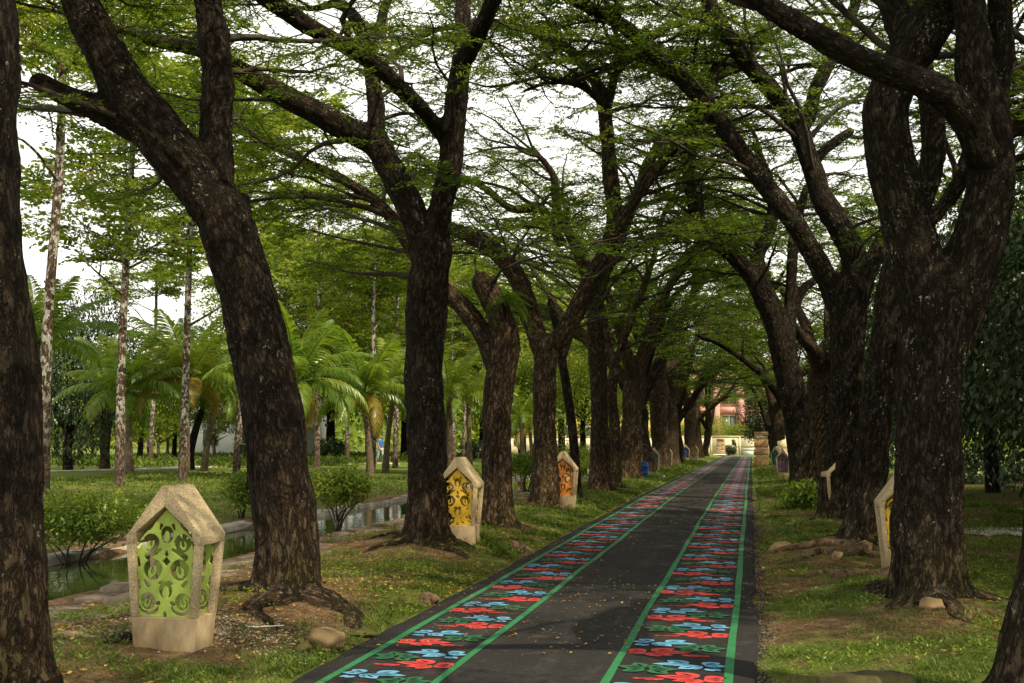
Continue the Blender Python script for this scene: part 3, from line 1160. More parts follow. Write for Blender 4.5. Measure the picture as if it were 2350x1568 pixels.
traced('rain_tree', LEFT_BASE[3], [
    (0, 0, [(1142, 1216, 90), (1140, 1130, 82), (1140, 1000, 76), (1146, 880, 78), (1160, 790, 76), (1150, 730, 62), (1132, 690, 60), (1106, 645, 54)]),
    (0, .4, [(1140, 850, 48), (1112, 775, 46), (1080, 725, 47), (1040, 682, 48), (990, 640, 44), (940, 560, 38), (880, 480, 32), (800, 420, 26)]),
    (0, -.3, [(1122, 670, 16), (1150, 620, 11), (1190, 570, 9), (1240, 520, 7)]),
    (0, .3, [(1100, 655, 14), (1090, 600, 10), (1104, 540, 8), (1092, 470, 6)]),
], 'trunk with a broken fern-grown top just right of the yellow lantern', 14, 0.045, n_sub=22, bark='bark_tan_lit', nroots=3, exts=(1,), zmin=3.0)
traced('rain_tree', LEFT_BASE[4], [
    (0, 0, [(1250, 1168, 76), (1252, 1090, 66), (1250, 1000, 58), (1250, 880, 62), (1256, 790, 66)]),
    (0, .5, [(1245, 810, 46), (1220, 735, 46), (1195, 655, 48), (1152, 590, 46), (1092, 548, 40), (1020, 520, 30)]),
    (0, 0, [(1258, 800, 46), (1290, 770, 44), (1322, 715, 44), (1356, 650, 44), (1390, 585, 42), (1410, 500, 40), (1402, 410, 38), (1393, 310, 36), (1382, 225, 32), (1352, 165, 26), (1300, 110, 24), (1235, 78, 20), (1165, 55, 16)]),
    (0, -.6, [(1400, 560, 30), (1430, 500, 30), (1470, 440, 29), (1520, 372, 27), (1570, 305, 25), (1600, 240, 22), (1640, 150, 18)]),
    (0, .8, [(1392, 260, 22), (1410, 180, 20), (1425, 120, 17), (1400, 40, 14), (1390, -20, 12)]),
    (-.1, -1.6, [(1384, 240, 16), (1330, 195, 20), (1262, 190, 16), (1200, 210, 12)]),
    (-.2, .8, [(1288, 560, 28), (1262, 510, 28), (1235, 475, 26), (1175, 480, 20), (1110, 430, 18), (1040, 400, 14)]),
], 'trunk left of the orange lantern, its right limb arching over to both sides', 15, 0.05, n_sub=87, lpt=54, lsize=0.103, bark='bark_tan_lit', nroots=3, zmin=3.5)
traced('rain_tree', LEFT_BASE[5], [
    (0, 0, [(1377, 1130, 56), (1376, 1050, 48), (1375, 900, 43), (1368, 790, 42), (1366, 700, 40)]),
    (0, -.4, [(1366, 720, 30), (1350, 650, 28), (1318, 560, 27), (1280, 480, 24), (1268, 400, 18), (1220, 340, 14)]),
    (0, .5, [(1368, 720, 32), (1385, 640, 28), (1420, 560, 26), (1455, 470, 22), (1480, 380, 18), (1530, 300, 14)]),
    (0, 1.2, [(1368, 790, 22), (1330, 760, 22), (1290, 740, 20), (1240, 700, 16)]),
], 'slim reddish trunk right of the orange lantern in the left row', 16, 0.055, n_sub=47, lpt=50, lsize=0.106, bark='bark_tan_lit', nroots=2, zmin=3.8)
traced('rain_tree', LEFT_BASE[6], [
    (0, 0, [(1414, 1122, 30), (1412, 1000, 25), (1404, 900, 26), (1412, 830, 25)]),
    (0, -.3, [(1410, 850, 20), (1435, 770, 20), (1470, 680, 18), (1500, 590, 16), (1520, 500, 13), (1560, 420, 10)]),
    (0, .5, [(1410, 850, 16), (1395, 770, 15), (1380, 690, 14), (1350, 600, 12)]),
], 'thin dark trunk standing tight beside the slim reddish one in the left row', 17, 0.05, n_sub=27, lpt=50, lsize=0.106, bark='bark_tan_lit', nroots=2, r0=0.25, zmin=3.4)

# ---- right row, nearest first -----------------------------------------
traced('rain_tree', RIGHT_BASE[0], [
    (0, 0, [(2420, 1650, 265), (2416, 1480, 225), (2440, 1300, 215), (2470, 1000, 210), (2500, 700, 205), (2530, 400, 200), (2560, 100, 190), (2580, -200, 170)]),
    (0, -.6, [(2570, -100, 120), (2520, -330, 100), (2440, -560, 80)]),
    (0, .8, [(2580, -100, 130), (2700, -330, 105), (2840, -560, 80)]),
], 'dark trunk base leaning in at the lower right corner', 21, 0.05, n_sub=37, bark='bark_r', lpt=100, lsize=0.07, nroots=2, zmin=5.0)
traced('rain_tree', RIGHT_BASE[1], [
    (0, 0, [(2124, 1392, 175), (2125, 1250, 172), (2127, 1100, 160), (2132, 980, 158), (2140, 860, 164), (2150, 770, 176), (2160, 700, 178), (2164, 650, 150)]),
    (-.05, .2, [(2124, 760, 100), (2104, 620, 128), (2076, 490, 126), (2048, 380, 122), (2036, 270, 112), (2058, 180, 108), (2110, 90, 118), (2165, 0, 112), (2205, -90, 100)]),
    (.2, .9, [(2095, 130, 80), (2062, 50, 74), (2030, -30, 66), (2000, -120, 55)]),
    (.0, -.2, [(2186, 780, 105), (2216, 640, 132), (2250, 530, 124), (2268, 430, 112), (2270, 340, 112), (2252, 240, 112), (2235, 150, 92), (2232, 60, 80), (2215, -60, 70)]),
    (-.1, .5, [(2262, 300, 80), (2290, 210, 62), (2304, 110, 56), (2296, 10, 54), (2310, -100, 50)]),
    (-.2, -1.5, [(2255, 360, 95), (2228, 290, 88), (2180, 225, 80), (2110, 188, 74), (2005, 152, 70), (1900, 98, 66), (1800, 42, 60), (1720, -18, 56), (1640, -90, 48)]),
], 'massive right trunk whose limbs part like a lyre, one bough crossing over the path', 22, 0.028, n_sub=75, bark='bark_r', disp=0.026, r0=0.46, lpt=115, lsize=0.062, nroots=5, reach=(0.7, 1.7), zmin=4.4)
traced('rain_tree', RIGHT_BASE[2], [
    (0, 0, [(1972, 1256, 100), (1980, 1180, 90), (1998, 1050, 84), (2018, 900, 80), (2036, 740, 76), (2060, 600, 72), (2100, 480, 70), (2136, 390, 66), (2140, 280, 60), (2120, 160, 52), (2090, 40, 46), (2060, -60, 40)]),
    (0, .8, [(2040, 700, 44), (2090, 560, 40), (2190, 440, 38), (2240, 300, 34), (2280, 160, 28)]),
], 'leaning scaly trunk half hidden behind the massive right trunk', 23, 0.045, n_sub=42, bark='bark_r', lpt=56, lsize=0.097, nroots=4, reach=(1.0, 2.4), zmin=4.5)
traced('rain_tree', RIGHT_BASE[3], [
    (0, 0, [(1918, 1196, 92), (1924, 1100, 80), (1936, 980, 78), (1942, 860, 82), (1946, 750, 94), (1948, 660, 100)]),
    (0, -.4, [(1925, 700, 58), (1892, 630, 52), (1825, 515, 48), (1758, 428, 46), (1682, 323, 44), (1620, 238, 42), (1549, 168, 38), (1432, 62, 35), (1306, -8, 32), (1220, -70, 28)]),
    (0, .5, [(1955, 680, 70), (1962, 595, 66), (1921, 512, 56), (1886, 452, 52), (1862, 380, 50), (1838, 309, 48), (1822, 268, 44)]),
    (.5, .2, [(1828, 290, 40), (1777, 214, 42), (1720, 152, 42), (1672, 86, 38), (1639, 29, 36), (1616, -40, 32)]),
    (.5, 1.2, [(1832, 300, 34), (1858, 264, 36), (1867, 219, 35), (1896, 157, 34), (1928, 95, 30), (1960, 18, 28), (1980, -60, 24)]),
    (.1, .9, [(1975, 680, 44), (2005, 598, 42), (2036, 535, 38), (2070, 440, 34), (2080, 330, 28)]),
    (.6, 1.0, [(1862, 395, 20), (1884, 355, 24), (1918, 325, 24), (1952, 302, 22)]),
    (.9, 1.0, [(1868, 230, 6), (1846, 200, 5), (1822, 176, 4), (1808, 158, 3)]),
], 'tall right-row trunk with two limbs arching left over the path and a stub', 24, 0.045, n_sub=92, bark='bark_r', lpt=56, lsize=0.100, nroots=3, zmin=4.2)
traced('rain_tree', RIGHT_BASE[4], [
    (0, 0, [(1850, 1148, 86), (1844, 1080, 74), (1828, 950, 70), (1804, 830, 66), (1782, 745, 58), (1758, 690, 54), (1738, 650, 48)]),
    (0, -.4, [(1745, 665, 40), (1715, 622, 38), (1682, 588, 36), (1634, 547, 34), (1601, 499, 32), (1586, 450, 31), (1581, 380, 30), (1592, 322, 28), (1611, 262, 27), (1630, 205, 26), (1658, 157, 25), (1706, 133, 23), (1748, 95, 20), (1786, 70, 16)]),
    (0, .5, [(1745, 665, 36), (1742, 585, 34), (1768, 520, 30), (1772, 440, 26), (1740, 350, 20)]),
    (0, .6, [(1806, 830, 36), (1812, 740, 30), (1816, 640, 28), (1824, 530, 24), (1850, 430, 20)]),
    (.2, .6, [(1815, 740, 20), (1840, 670, 22), (1872, 640, 20), (1904, 618, 18)]),
], 'dark trunk in the right row bowing left in an S-shaped limb before the sign pillar', 25, 0.05, n_sub=70, bark='bark_r', lpt=56, lsize=0.104, nroots=2, zmin=4.0)


# ---- trees farther down the avenue: a few built, the rest copied ---------
def vase_tree(seed, th=2.9, r=0.38, nl=4, lean=0.0, hgt=9.5, twist=0.5):
    rng = np.random.default_rng(seed)
    P = [(0, 0, -.25), (0.02, 0, .6), (lean * .3, rng.normal(0, .06), th * .5), (lean * .7, rng.normal(0, .08), th), (lean, 0, th + .35)]
    limbs = [resample(np.array(P), np.array([r * 1.12, r, r * .92, r * 1.02, r * .85]), 0.12)]
    top = np.array([lean * .8, 0, th])
    for k in range(nl):
        a = 2 * PI * k / nl + rng.uniform(-.4, .4) + twist
        tilt = rng.uniform(.30, .62)
        d = np.array([math.cos(a) * math.sin(tilt), math.sin(a) * math.sin(tilt), math.cos(tilt)])
        q, rr = [top], [r * .58]
        L = (hgt - th) / math.cos(tilt) * rng.uniform(.7, 1)
        for j in range(6):
            d = unit(d + rng.normal(0, .16, 3) + np.array([math.cos(a), math.sin(a), 0]) * .07 * j * rng.uniform(.3, 1))
            q.append(q[-1] + d * L / 6)
            rr.append(r * .58 * (1 - .78 * (j + 1) / 6) + .012)
        limbs.append(resample(np.array(q), np.array(rr), 0.14))
        for s in range(2):
            j = rng.integers(2, 5)
            d2 = unit(unit(q[j] - q[j - 1]) + rng.normal(0, .55, 3) + np.array([0, 0, .1]))
            q2 = [q[j]]
            for w in range(4):
                d2 = unit(d2 + rng.normal(0, .17, 3))
                q2.append(q2[-1] + d2 * rng.uniform(.6, .95))
            limbs.append(resample(np.array(q2), np.linspace(rr[j] * .7, .02, 5), 0.14))
    base = np.zeros(3)
    me = wood_mesh('trunk', limbs, 0.07, base, 0.018, seed)
    cr = grow_crown(rng, limbs, base, th + 1.3, 66, 30, 0.16, (1.6, 4.0), twig_step=1, zbias=.5, spread=.22, keep=lambda C: C[:, 2] > 4.4 + .8 * np.sin(C[:, 0] * 1.7) * np.sin(C[:, 1] * 1.3))
    return me, cr


VT = []
for k, (th, r, nl, lean) in enumerate([(3.1, .40, 4, .25), (2.4, .36, 5, .5), (3.6, .42, 4, -.1)]):
    me, cr = vase_tree(300 + k, th, r, nl, lean, 10.5 + k * .4)
    VT.append((me, cr))
proto = {}
far_left = [
    (39.3, 0, 0.15, 1.1, 'stout trunk behind the blue barrel in the left row'),
    (45.2, 1, 2.9, 1.12, 'stout leaning trunk just past the blue barrel in the left row'),
    (53.0, 2, 0.4, 1.12, 'broad trunk with pale stripped bark past the white pipe, left row'),
    (60.5, 0, 2.2, 1.0, 'sunlit reddish trunk before the ninth tree gap of the left row'),
    (66.5, 1, 4.4, 1.08, 'dark trunk beside the light green lantern far down the left row'),
    (79, 2, 1.5, 1.05, 'fourth trunk from the far end of the left row'),
    (91, 0, 3.5, 1.0, 'third trunk from the far end of the left row'),
    (103, 1, 0.2, 1.0, 'crooked trunk next to last at the far end of the left row'),
]
far_right = [
    (36, 2, 3.6, .95, 'shaded trunk behind the bowing one in the right row'),
    (48, 1, 1.2, .9, 'shaded trunk next to the purple lantern in the right row'),
    (63, 0, 2.95, 1.05, 'trunk leaning left over the path beside the large sign pillar'),
    (74, 2, .8, .9, 'trunk just beyond the large sign pillar, right row'),
    (86, 1, 3.1, .9, 'trunk behind the one leaning over the sign pillar'),
    (98, 0, 5.0, .85, 'last trunk at the far end of the right row'),
]
for side, rows in ((0, far_left), (1, far_right)):
    for (yy, k, rz, sc, lab) in rows:
        xy = [p for p in (LEFT_XY if side == 0 else RIGHT_XY) if abs(p[1] - yy) < .6]
        xx = xy[0][0]
        loc = (xx, yy, H(xx, yy) - .05)
        if k not in proto:
            me, cr = VT[k]
            proto[k] = finish_tree('rain_tree', np.zeros(3), me, M['bark' if k == 1 else 'bark_tan_lit'], cr, M['leaf'], lab, 'tree', 'rain trees lining the path')
            o = proto[k]
            o.location, o.rotation_euler, o.scale = loc, (0, 0, rz), (sc,) * 3
        else:
            copy_tree(proto[k], loc, rz, sc, lab)
# thin pale trunk standing off the row behind the orange lantern
rngq = np.random.default_rng(88)
bs = on_ground(1322, 1142)
sp = [limb_world([(1322, 1148, 30), (1318, 1040, 25), (1306, 930, 23), (1290, 830, 24), (1278, 760, 20), (1262, 690, 16)], bs[1])]
sp[0][0][0] = bs - np.array([0, 0, .2])
lm = [resample(*sp[0], 0.12), resample(*limb_world([(1290, 830, 16), (1310, 770, 14), (1318, 690, 11), (1350, 620, 8)], bs[1], 0, .4), 0.12)]
finish_tree('slender_tree', bs, wood_mesh('trunk', lm, 0.045, bs, 0.012, 5), M['bark'], grow_crown(rngq, lm, bs, 3.2, 14, 50, .06), M['leaf'], 'slender leaning trunk set back between the orange lantern and the slim reddish trunk', 'tree')
# ================================================================== carved concrete lanterns
def lw(z):
    return 0.260 + 0.066 * z / 0.86


def ld(z):
    return 0.163 + 0.042 * z / 0.86


def pan_ow(v):        # half width of the carved panel at height v above its foot
    return np.where(v < 0.545, 0.218 + 0.042 * v / 0.545, 0.26 * (0.81 - v) / 0.265)


def holes(u, v):
    """negative inside a hole; u is measured from the middle, mirrored"""
    u = np.abs(u) / 1.075

    def ell(cx, cy, a, b, rot=0.0):
        c, s = math.cos(rot), math.sin(rot)
        x, y = (u - cx) * c + (v - cy) * s, -(u - cx) * s + (v - cy) * c
        return (np.sqrt((x / a) ** 2 + (y / b) ** 2) - 1) * min(a, b)

    def cres(cx, cy, a, b, rot, ox, oy, k=0.95):
        return np.maximum(ell(cx, cy, a, b, rot), -ell(cx + ox, cy + oy, a * k, b * k, rot))

    def drop(x0, y0, r0, x1, y1, r1):
        dx, dy = x1 - x0, y1 - y0
        t = np.clip(((u - x0) * dx + (v - y0) * dy) / (dx * dx + dy * dy), 0, 1)
        return np.hypot(u - x0 - t * dx, v - y0 - t * dy) - (r0 + (r1 - r0) * t)

    def scroll(cx, cy, s):
        return [cres(cx, cy, .066 * s, .070 * s, 0, .026 * s, -.006, .80), cres(cx, cy, .070 * s, .066 * s, 0.3, -.018 * s, -.024 * s, .80),
                drop(cx - .002, cy + .014 * s, .008 * s, cx + .004, cy - .018 * s, .011 * s)]
    L = []
    L += [np.maximum(np.maximum(drop(.085, .725, .004, .225, .565, .014), -(ell(.125, .555, .095, .098))), -ell(.06, .66, .055, .075))]
    L += [drop(.048, .685, .012, .060, .655, .006), np.maximum(ell(0, .615, .050, .062), -ell(0, .60, .024, .052)),
          *scroll(.128, .552, 0.95), drop(.052, .50, .010, .155, .445, .022), drop(0, .492, .004, 0, .468, .016),
          np.maximum(np.abs(u) * 1.05 + np.abs(v - .412) - .034, 0.0 - .05 + 0 * u), drop(.228, .44, .004, .224, .385, .014), drop(.200, .565, .003, .230, .52, .012)]
    L += [*scroll(.108, .350, 1.08), drop(.168, .262, .008, .142, .232, .015), drop(.222, .27, .004, .215, .215, .012),
          drop(.028, .252, .014, .052, .248, .006), np.maximum(ell(0, .195, .052, .060), -ell(0, .178, .027, .056)),
          *scroll(.140, .112, .86), drop(.052, .10, .013, .072, .092, .008), drop(0, .034, .004, 0, .014, .016), cres(.13, .065, .075, .052, 0, 0, .018, .98)]
    r = L[0]
    for h in L[1:]:
        r = np.minimum(r, h)
    return r - 0.0032


def carved_panel():
    st = 0.0075
    us = np.arange(-0.27, 0.2701, st)
    vs = np.arange(-0.0075, 0.8176, st)
    U, Vv = np.meshgrid(us, vs)
    out = np.minimum(pan_ow(Vv) + 0.004 - np.abs(U), np.minimum(Vv + 0.003, 0.81 - Vv))
    f = np.minimum(out, holes(U, Vv))
    nyy, nxx = f.shape
    idx, V2 = {}, []
    tris = []

    def vid(key, p):
        if key not in idx:
            idx[key] = len(V2)
            V2.append(p)
        return idx[key]
    for j in range(nyy - 1):
        for i_ in range(nxx - 1):
            cs = [(j, i_), (j, i_ + 1), (j + 1, i_ + 1), (j + 1, i_)]
            fv = [f[c] for c in cs]
            if max(fv) <= 0:
                continue
            poly = []
            for a in range(4):
                b = (a + 1) % 4
                ca, cb = cs[a], cs[b]
                if fv[a] > 0:
                    poly.append(vid(ca, (us[ca[1]], vs[ca[0]])))
                if (fv[a] > 0) != (fv[b] > 0):
                    t_ = fv[a] / (fv[a] - fv[b])
                    pa, pb = np.array([us[ca[1]], vs[ca[0]]]), np.array([us[cb[1]], vs[cb[0]]])
                    poly.append(vid((min(ca, cb), max(ca, cb)), tuple(pa + (pb - pa) * t_)))
            for k in range(1, len(poly) - 1):
                tris.append((poly[0], poly[k], poly[k + 1]))
    V2 = np.array(V2)
    T = np.array(tris)
    n = len(V2)
    th = 0.024
    # soft rounding: front face slightly domed away from the cut edges
    front = np.column_stack([V2[:, 0], np.full(n, -th / 2), V2[:, 1]])
    back = np.column_stack([V2[:, 0], np.full(n, th / 2), V2[:, 1]])
    E = np.concatenate([T[:, [0, 1]], T[:, [1, 2]], T[:, [2, 0]]])
    key = E.min(1) * n + E.max(1)
    uq, inv, cnt = np.unique(key, return_inverse=True, return_counts=True)
    bd = E[cnt[inv] == 1]
    walls = np.stack([bd[:, 1], bd[:, 0], bd[:, 0] + n, bd[:, 1] + n], -1)
    return mk_mesh('carved_panel', np.concatenate([front, back]), [np.concatenate([T, T[:, ::-1] + n]), walls])


panel_me = carved_panel()


def lantern_frame():
    mb = MB()
    zb, zs, za = 0.255, 0.862, 1.245

    def post(sx, sy):
        c = []
        for z in (zb, 0.80):
            xo, xi = lw(z), lw(z) - 0.056
            yo, yi = ld(z), ld(z) - 0.062
            q = [(sx * xi, sy * yi), (sx * xo, sy * yi), (sx * xo, sy * yo), (sx * xi, sy * yo)]
            if sx * sy < 0:
                q = q[::-1]
            c += [(x, y, z) for x, y in q]
        mb.hexa(c)
    for sx in (-1, 1):
        for sy in (-1, 1):
            post(sx, sy)
        # shoulder band over the open side and along the depth
        yA = ld(.80)
        yB = ld(zs)
        q = [(sx * (lw(.8) - .055), -yA, .80), (sx * lw(.8), -yA, .80), (sx * lw(.8), yA, .80), (sx * (lw(.8) - .055), yA, .80),
             (sx * (lw(zs) - .085), -yB, zs + .03), (sx * lw(zs), -yB, zs), (sx * lw(zs), yB, zs), (sx * (lw(zs) - .085), yB, zs + .03)]
        if sx < 0:
            q = [q[k] for k in (1, 0, 3, 2, 5, 4, 7, 6)]
        mb.hexa(q)
        # roof slab with the gable face
        xo, xa = lw(zs), .026
        q = [(sx * (xo - .085), -yB, zs + .0301), (sx * xo, -yB, zs + .0001), (sx * xo, yB, zs + .0001), (sx * (xo - .085), yB, zs + .0301),
             (0, -yB + .004, za - .155), (sx * xa, -yB + .004, za), (sx * xa, yB - .004, za), (0, yB - .004, za - .155)]
        if sx < 0:
            q = [q[k] for k in (1, 0, 3, 2, 5, 4, 7, 6)]
        mb.hexa(q)
    yB = ld(zs) - .004
    mb.add([(-.026, -yB, za), (.026, -yB, za), (.026, yB, za), (-.026, yB, za), (0, -yB, za - .155), (0, yB, za - .155)], [(0, 1, 2, 3)])
    mb.add([(-.026, -yB, za), (.026, -yB, za), (0, -yB, za - .155), (-.026, yB, za), (.026, yB, za), (0, yB, za - .155)], [(0, 2, 1), (3, 4, 5)])
    return mb.mesh('lantern_frame')


def lantern_base():
    mb = MB()
    c = []
    for z in (-0.12, 0.2545):
        x, y = lw(z) - .001, ld(z) - .001
        c += [(-x, -y, z), (x, -y, z), (x, y, z), (-x, y, z)]
    return mb.hexa(c).mesh('lantern_base')


frame_me, lbase_me = lantern_frame(), lantern_base()
t = NT('washed_aggregate')
v = t.coords()
ag = t.voronoi(v, 150, 'F1', 'Color')
agd = t.voronoi(v, 150, 'F1', 'Distance')
st_ = t.noise(t.coords((1, 1, 0.35)), 4, 6, 0.7)
c = t.ramp(ag, [(0.1, (0.24, 0.175, 0.095)), (0.5, (0.44, 0.345, 0.20)), (0.9, (0.60, 0.50, 0.32))])
c = t.mix(t.ramp(st_, [(0.50, 0.0), (0.72, 0.65)]), c, (0.11, 0.095, 0.06))
M['aggregate'] = t.principled(c, 0.95, 0.15, t.bump(agd, 0.6, 0.006))
t = NT('plaster_base')
v = t.coords()
c = t.ramp(t.noise(t.coords((1, 1, .4)), 6, 6, .7), [(0.3, (0.22, 0.155, 0.08)), (0.55, (0.36, 0.27, 0.15)), (0.75, (0.45, 0.36, 0.22))])
M['lbase'] = t.principled(c, 0.9, 0.2, t.bump(t.noise(v, 60, 4), .3, .006))


def mat_panel(name, col):
    t = NT(name)
    v = t.coords()
    n = t.noise(t.coords((1, 1, .5)), 5, 6, .7)
    c = t.ramp(n, [(0.32, tuple(x * .66 for x in col)), (0.52, col), (0.75, tuple(min(1, x * 1.12) for x in col))])
    c = t.mix(t.ramp(t.noise(v, 22, 5, .75), [(0.62, 0.0), (0.72, 0.55)]), c, tuple(x * .35 + .03 for x in col))
    return t.principled(c, 0.6, 0.35, t.bump(t.noise(v, 45, 5), .4, .008))


PCOLS = {'green': (0.36, 0.47, 0.085), 'yellow': (0.68, 0.42, 0.025), 'orange': (0.70, 0.26, 0.045), 'purple': (0.13, 0.055, 0.15), 'teal': (0.03, 0.17, 0.14), 'blue': (0.035, 0.09, 0.30), 'amber': (0.60, 0.30, 0.02), 'mint': (0.22, 0.42, 0.13)}
PM = {k: mat_panel('panel_paint_' + k, c) for k, c in PCOLS.items()}
lantern_proto = None


def lantern(x, y, colour, label, rz=0.0, first=False):
    root = empty('garden_lantern', (x, y, H(x, y) - 0.015), rz, label=label, cat='garden lantern', group='carved concrete lanterns beside the path')
    root.scale = (.885, .90, .925)
    fr = link('frame', frame_me, M['aggregate'], root)
    b = fr.modifiers.new('b', 'BEVEL')
    b.width = .003
    b.segments = 2
    b.limit_method = 'ANGLE'
    bo = link('base', lbase_me, M['lbase'], root)
    b = bo.modifiers.new('b', 'BEVEL')
    b.width = .008
    b.segments = 2
    for yy, rr in ((-ld(.5) + .05, 0), (ld(.5) - .05, PI)):
        p = link('carved_panel', panel_me, PM[colour], root, (0, yy, .258), rr)
    return root


LAN = [
    ((398, 1484), 'green', 'lime green carved lantern standing on gravel in front of the leaning trunk'),
    ((1056, 1242), 'yellow', 'bright yellow carved lantern between the second and third left trunks'),
    ((1294, 1162), 'orange', 'orange carved lantern partly hidden by the trunk at its left'),
]
for (p, c, lab) in LAN:
    q = on_ground(*p)
    lantern(q[0], q[1], c, lab, random.Random(p[0]).uniform(-.03, .03))
for (x, y, c, lab) in [
    (-4.43, 32.6, 'orange', 'orange lantern showing only its edge before the thin dark trunk'),
    (-4.43, 40.9, 'purple', 'lantern half hidden beside the blue barrel in the left row'),
    (-4.43, 49.0, 'teal', 'teal panelled lantern past the blue barrel in the left row'),
    (-4.43, 57.0, 'teal', 'lantern seen edge on with a teal panel, between sunlit left trunks'),
    (-4.43, 73.3, 'blue', 'small blue panelled lantern far down the left row'),
    (-4.43, 86.0, 'mint', 'pale green carved lantern farthest down the left row'),
]:
    lantern(x, y, c, lab, 0.02)
for (p, c, lab, rz) in [((2078, 1312), 'yellow', 'yellow carved lantern half hidden behind the massive right trunk', 0.05), ((1929, 1186), 'amber', 'amber lantern tilted beside the tall right trunk', 0.25), ((1802, 1098), 'purple', 'purple carved lantern in the shade of the right row', -.5), ((1785, 1078), 'teal', 'teal lantern leaning near the large sign pillar', -.7)]:
    q = on_ground(*p)
    lantern(q[0], q[1], c, lab, rz)
q = on_ground(1690, 1045)
lantern(-2.0, 118.5, 'purple', 'purple and grey lantern standing at the far end of the path', .5)

# ================================================================== small things on the verges
def rock(name, loc, size, seed, mat, label, cat='rock', rz=0.0, cuts=16):
    """a lump broken along flat faces"""
    rng = np.random.default_rng(seed)
    n, m = 26, 15
    th = np.linspace(0, 2 * PI, n, endpoint=False)
    ph = np.linspace(0.04, PI - .04, m)
    T_, P_ = np.meshgrid(th, ph)
    D = np.stack([np.sin(P_) * np.cos(T_), np.sin(P_) * np.sin(T_), np.cos(P_)], -1).reshape(-1, 3)
    pl = unit(rng.normal(0, 1, (cuts, 3)))
    hh = rng.uniform(.58, 1.0, cuts)
    dt = D @ pl.T
    r = np.where(dt > .15, hh[None] / np.maximum(dt, .15), 9).min(1).clip(.4, 1.15)
    r = r * (0.86 + 0.34 * fbm(D * 2.4 + seed * 3.1, 4))
    V = D * r[:, None] * np.array(size) / 2
    i = np.arange(m - 1)[:, None] * n + np.arange(n)[None]
    j = np.arange(m - 1)[:, None] * n + (np.arange(n)[None] + 1) % n
    F = np.stack([i + n, j + n, j, i], -1).reshape(-1, 4)
    return link(name, mk_mesh(name, V, [F, np.arange(n)[None], (np.arange(n) + (m - 1) * n)[None, ::-1]], False), mat, None, loc, rz, label=label, cat=cat)


M['rock'] = mat_plain('tan_rock', (0.27, 0.185, 0.09), .9, .35, 4, .6)
M['rock_moss'] = mat_plain('mossy_rock', (0.065, 0.058, 0.018), .95, .5, 5, .6)
M['stone_dark'] = mat_plain('root_wood', (0.125, 0.082, 0.042), .95, .6, 16, 1.0)
for k, (p, sz, m_, lab, rz) in enumerate([
    ((1290, 2475 / 1.743 * 0 + 1470), (.55, .36, .36), 'rock', '', 0)][:0]):
    pass
ROCKS = [
    ((742, 1492), (.34, .21, .22), 'rock', 'smooth tan rock lying in the grass beside the asphalt edge', .5),
    ((700, 1496), (.16, .13, .12), 'rock_moss', 'small mossy lump at the left end of the tan rock', .1),
    ((835, 1462), (.30, .18, .10), 'rock_moss', 'flat mossy stone sunk in grass right of the tan rock', -.2),
    ((985, 1384), (.26, .2, .15), 'stone_dark', 'dark knobbly root stump at the left asphalt edge', .8),
    ((2010, 1600), (.75, .40, .22), 'rock_moss', 'mossy mound at the bottom edge right of the path', .0),
    ((2140, 1398), (.22, .16, .16), 'rock', 'pale broken stone at the foot of the massive right trunk', .4),
    ((1790, 1262), (.30, .18, .16), 'rock', 'angular tan stone on bare earth right of the path', .3),
    ((2070 - 150, 1284), (.16, .12, .16), 'rock', 'small upright stone between the exposed roots on the right', .9),
    ((1015, 1245), (.10, .08, .08), 'rock', 'tiny pale stone at the root of the second left trunk', .9),
]
for k, (p, sz, m_, lab, rz) in enumerate(ROCKS):
    q = on_ground(*p)
    rock('rock', q + np.array([0, 0, sz[2] * .22]), sz, 40 + k, M[m_], lab, 'rock', rz)

# long exposed roots on the right, lying across the grass
def ground_wood(name, pix, r, mat, label, cat, lift=.3):
    P = np.array([on_ground(*p) for p in pix])
    R = np.array(r, float)
    P[:, 2] += R * lift
    P, R = resample(P, R, .08)
    P += (np.stack([fbm(P * 3 + k, 2) - .5 for k in range(3)], -1)) * .08
    V, Fs = tube(P, R, 9)
    nn = np.repeat(fbm(V * 9, 3)[:, None] - .5, 3, 1)
    V = V + nn * .05
    return link(name, mk_mesh(name, V, Fs, True), mat, None, label=label, cat=cat)


ground_wood('exposed_root', [(2040, 1322), (1985, 1319), (1940, 1325), (1890, 1318), (1845, 1328)], [.085, .06, .07, .045, .025], M['stone_dark'], 'thick exposed root running left from the yellow lantern at right', 'root')
ground_wood('exposed_root', [(1990, 1262), (1935, 1276), (1890, 1270), (1840, 1284), (1780, 1296)], [.09, .06, .065, .04, .02], M['stone_dark'], 'long buried root winding over bare earth toward the path, right side', 'root')
ground_wood('exposed_root', [(1960, 1255), (1890, 1252), (1820, 1262), (1772, 1272)], [.08, .06, .05, .03], M['stone_dark'], 'thin upper root reaching from the scaly trunk to the path', 'root')
ground_wood('exposed_root', [(1175, 1262), (1215, 1276), (1195, 1292)], [.09, .07, .05], M['stone_dark'], 'root end poking out near the path in front of the yellow lantern', 'root')
ground_wood('dead_branch', [(240, 1478), (290, 1470), (345, 1455)], [.045, .06, .03], mat_plain('wet_wood', (.022, .015, .01), .9, .4, 6), 'black rotten branch lying left of the green lantern', 'branch')
ground_wood('dead_branch', [(100, 1478), (140, 1462), (190, 1458), (240, 1470)], [.022, .026, .024, .016], mat_plain('dry_wood', (.26, .19, .12), .9, .3, 6), 'pale curved branch on the ground left of the green lantern', 'branch')
ground_wood('stick', [(1048, 1392 + 70), (1062, 1458), (1078, 1459)], [.008, .01, .006], M['twig'], 'short dark stick lying in the middle of the path', 'stick', 1)
ground_wood('stick', [(1240, 1459), (1262, 1457), (1280, 1458)], [.008, .012, .007], M['twig'], 'dark twig on the asphalt near the left flower strip', 'stick', 1)
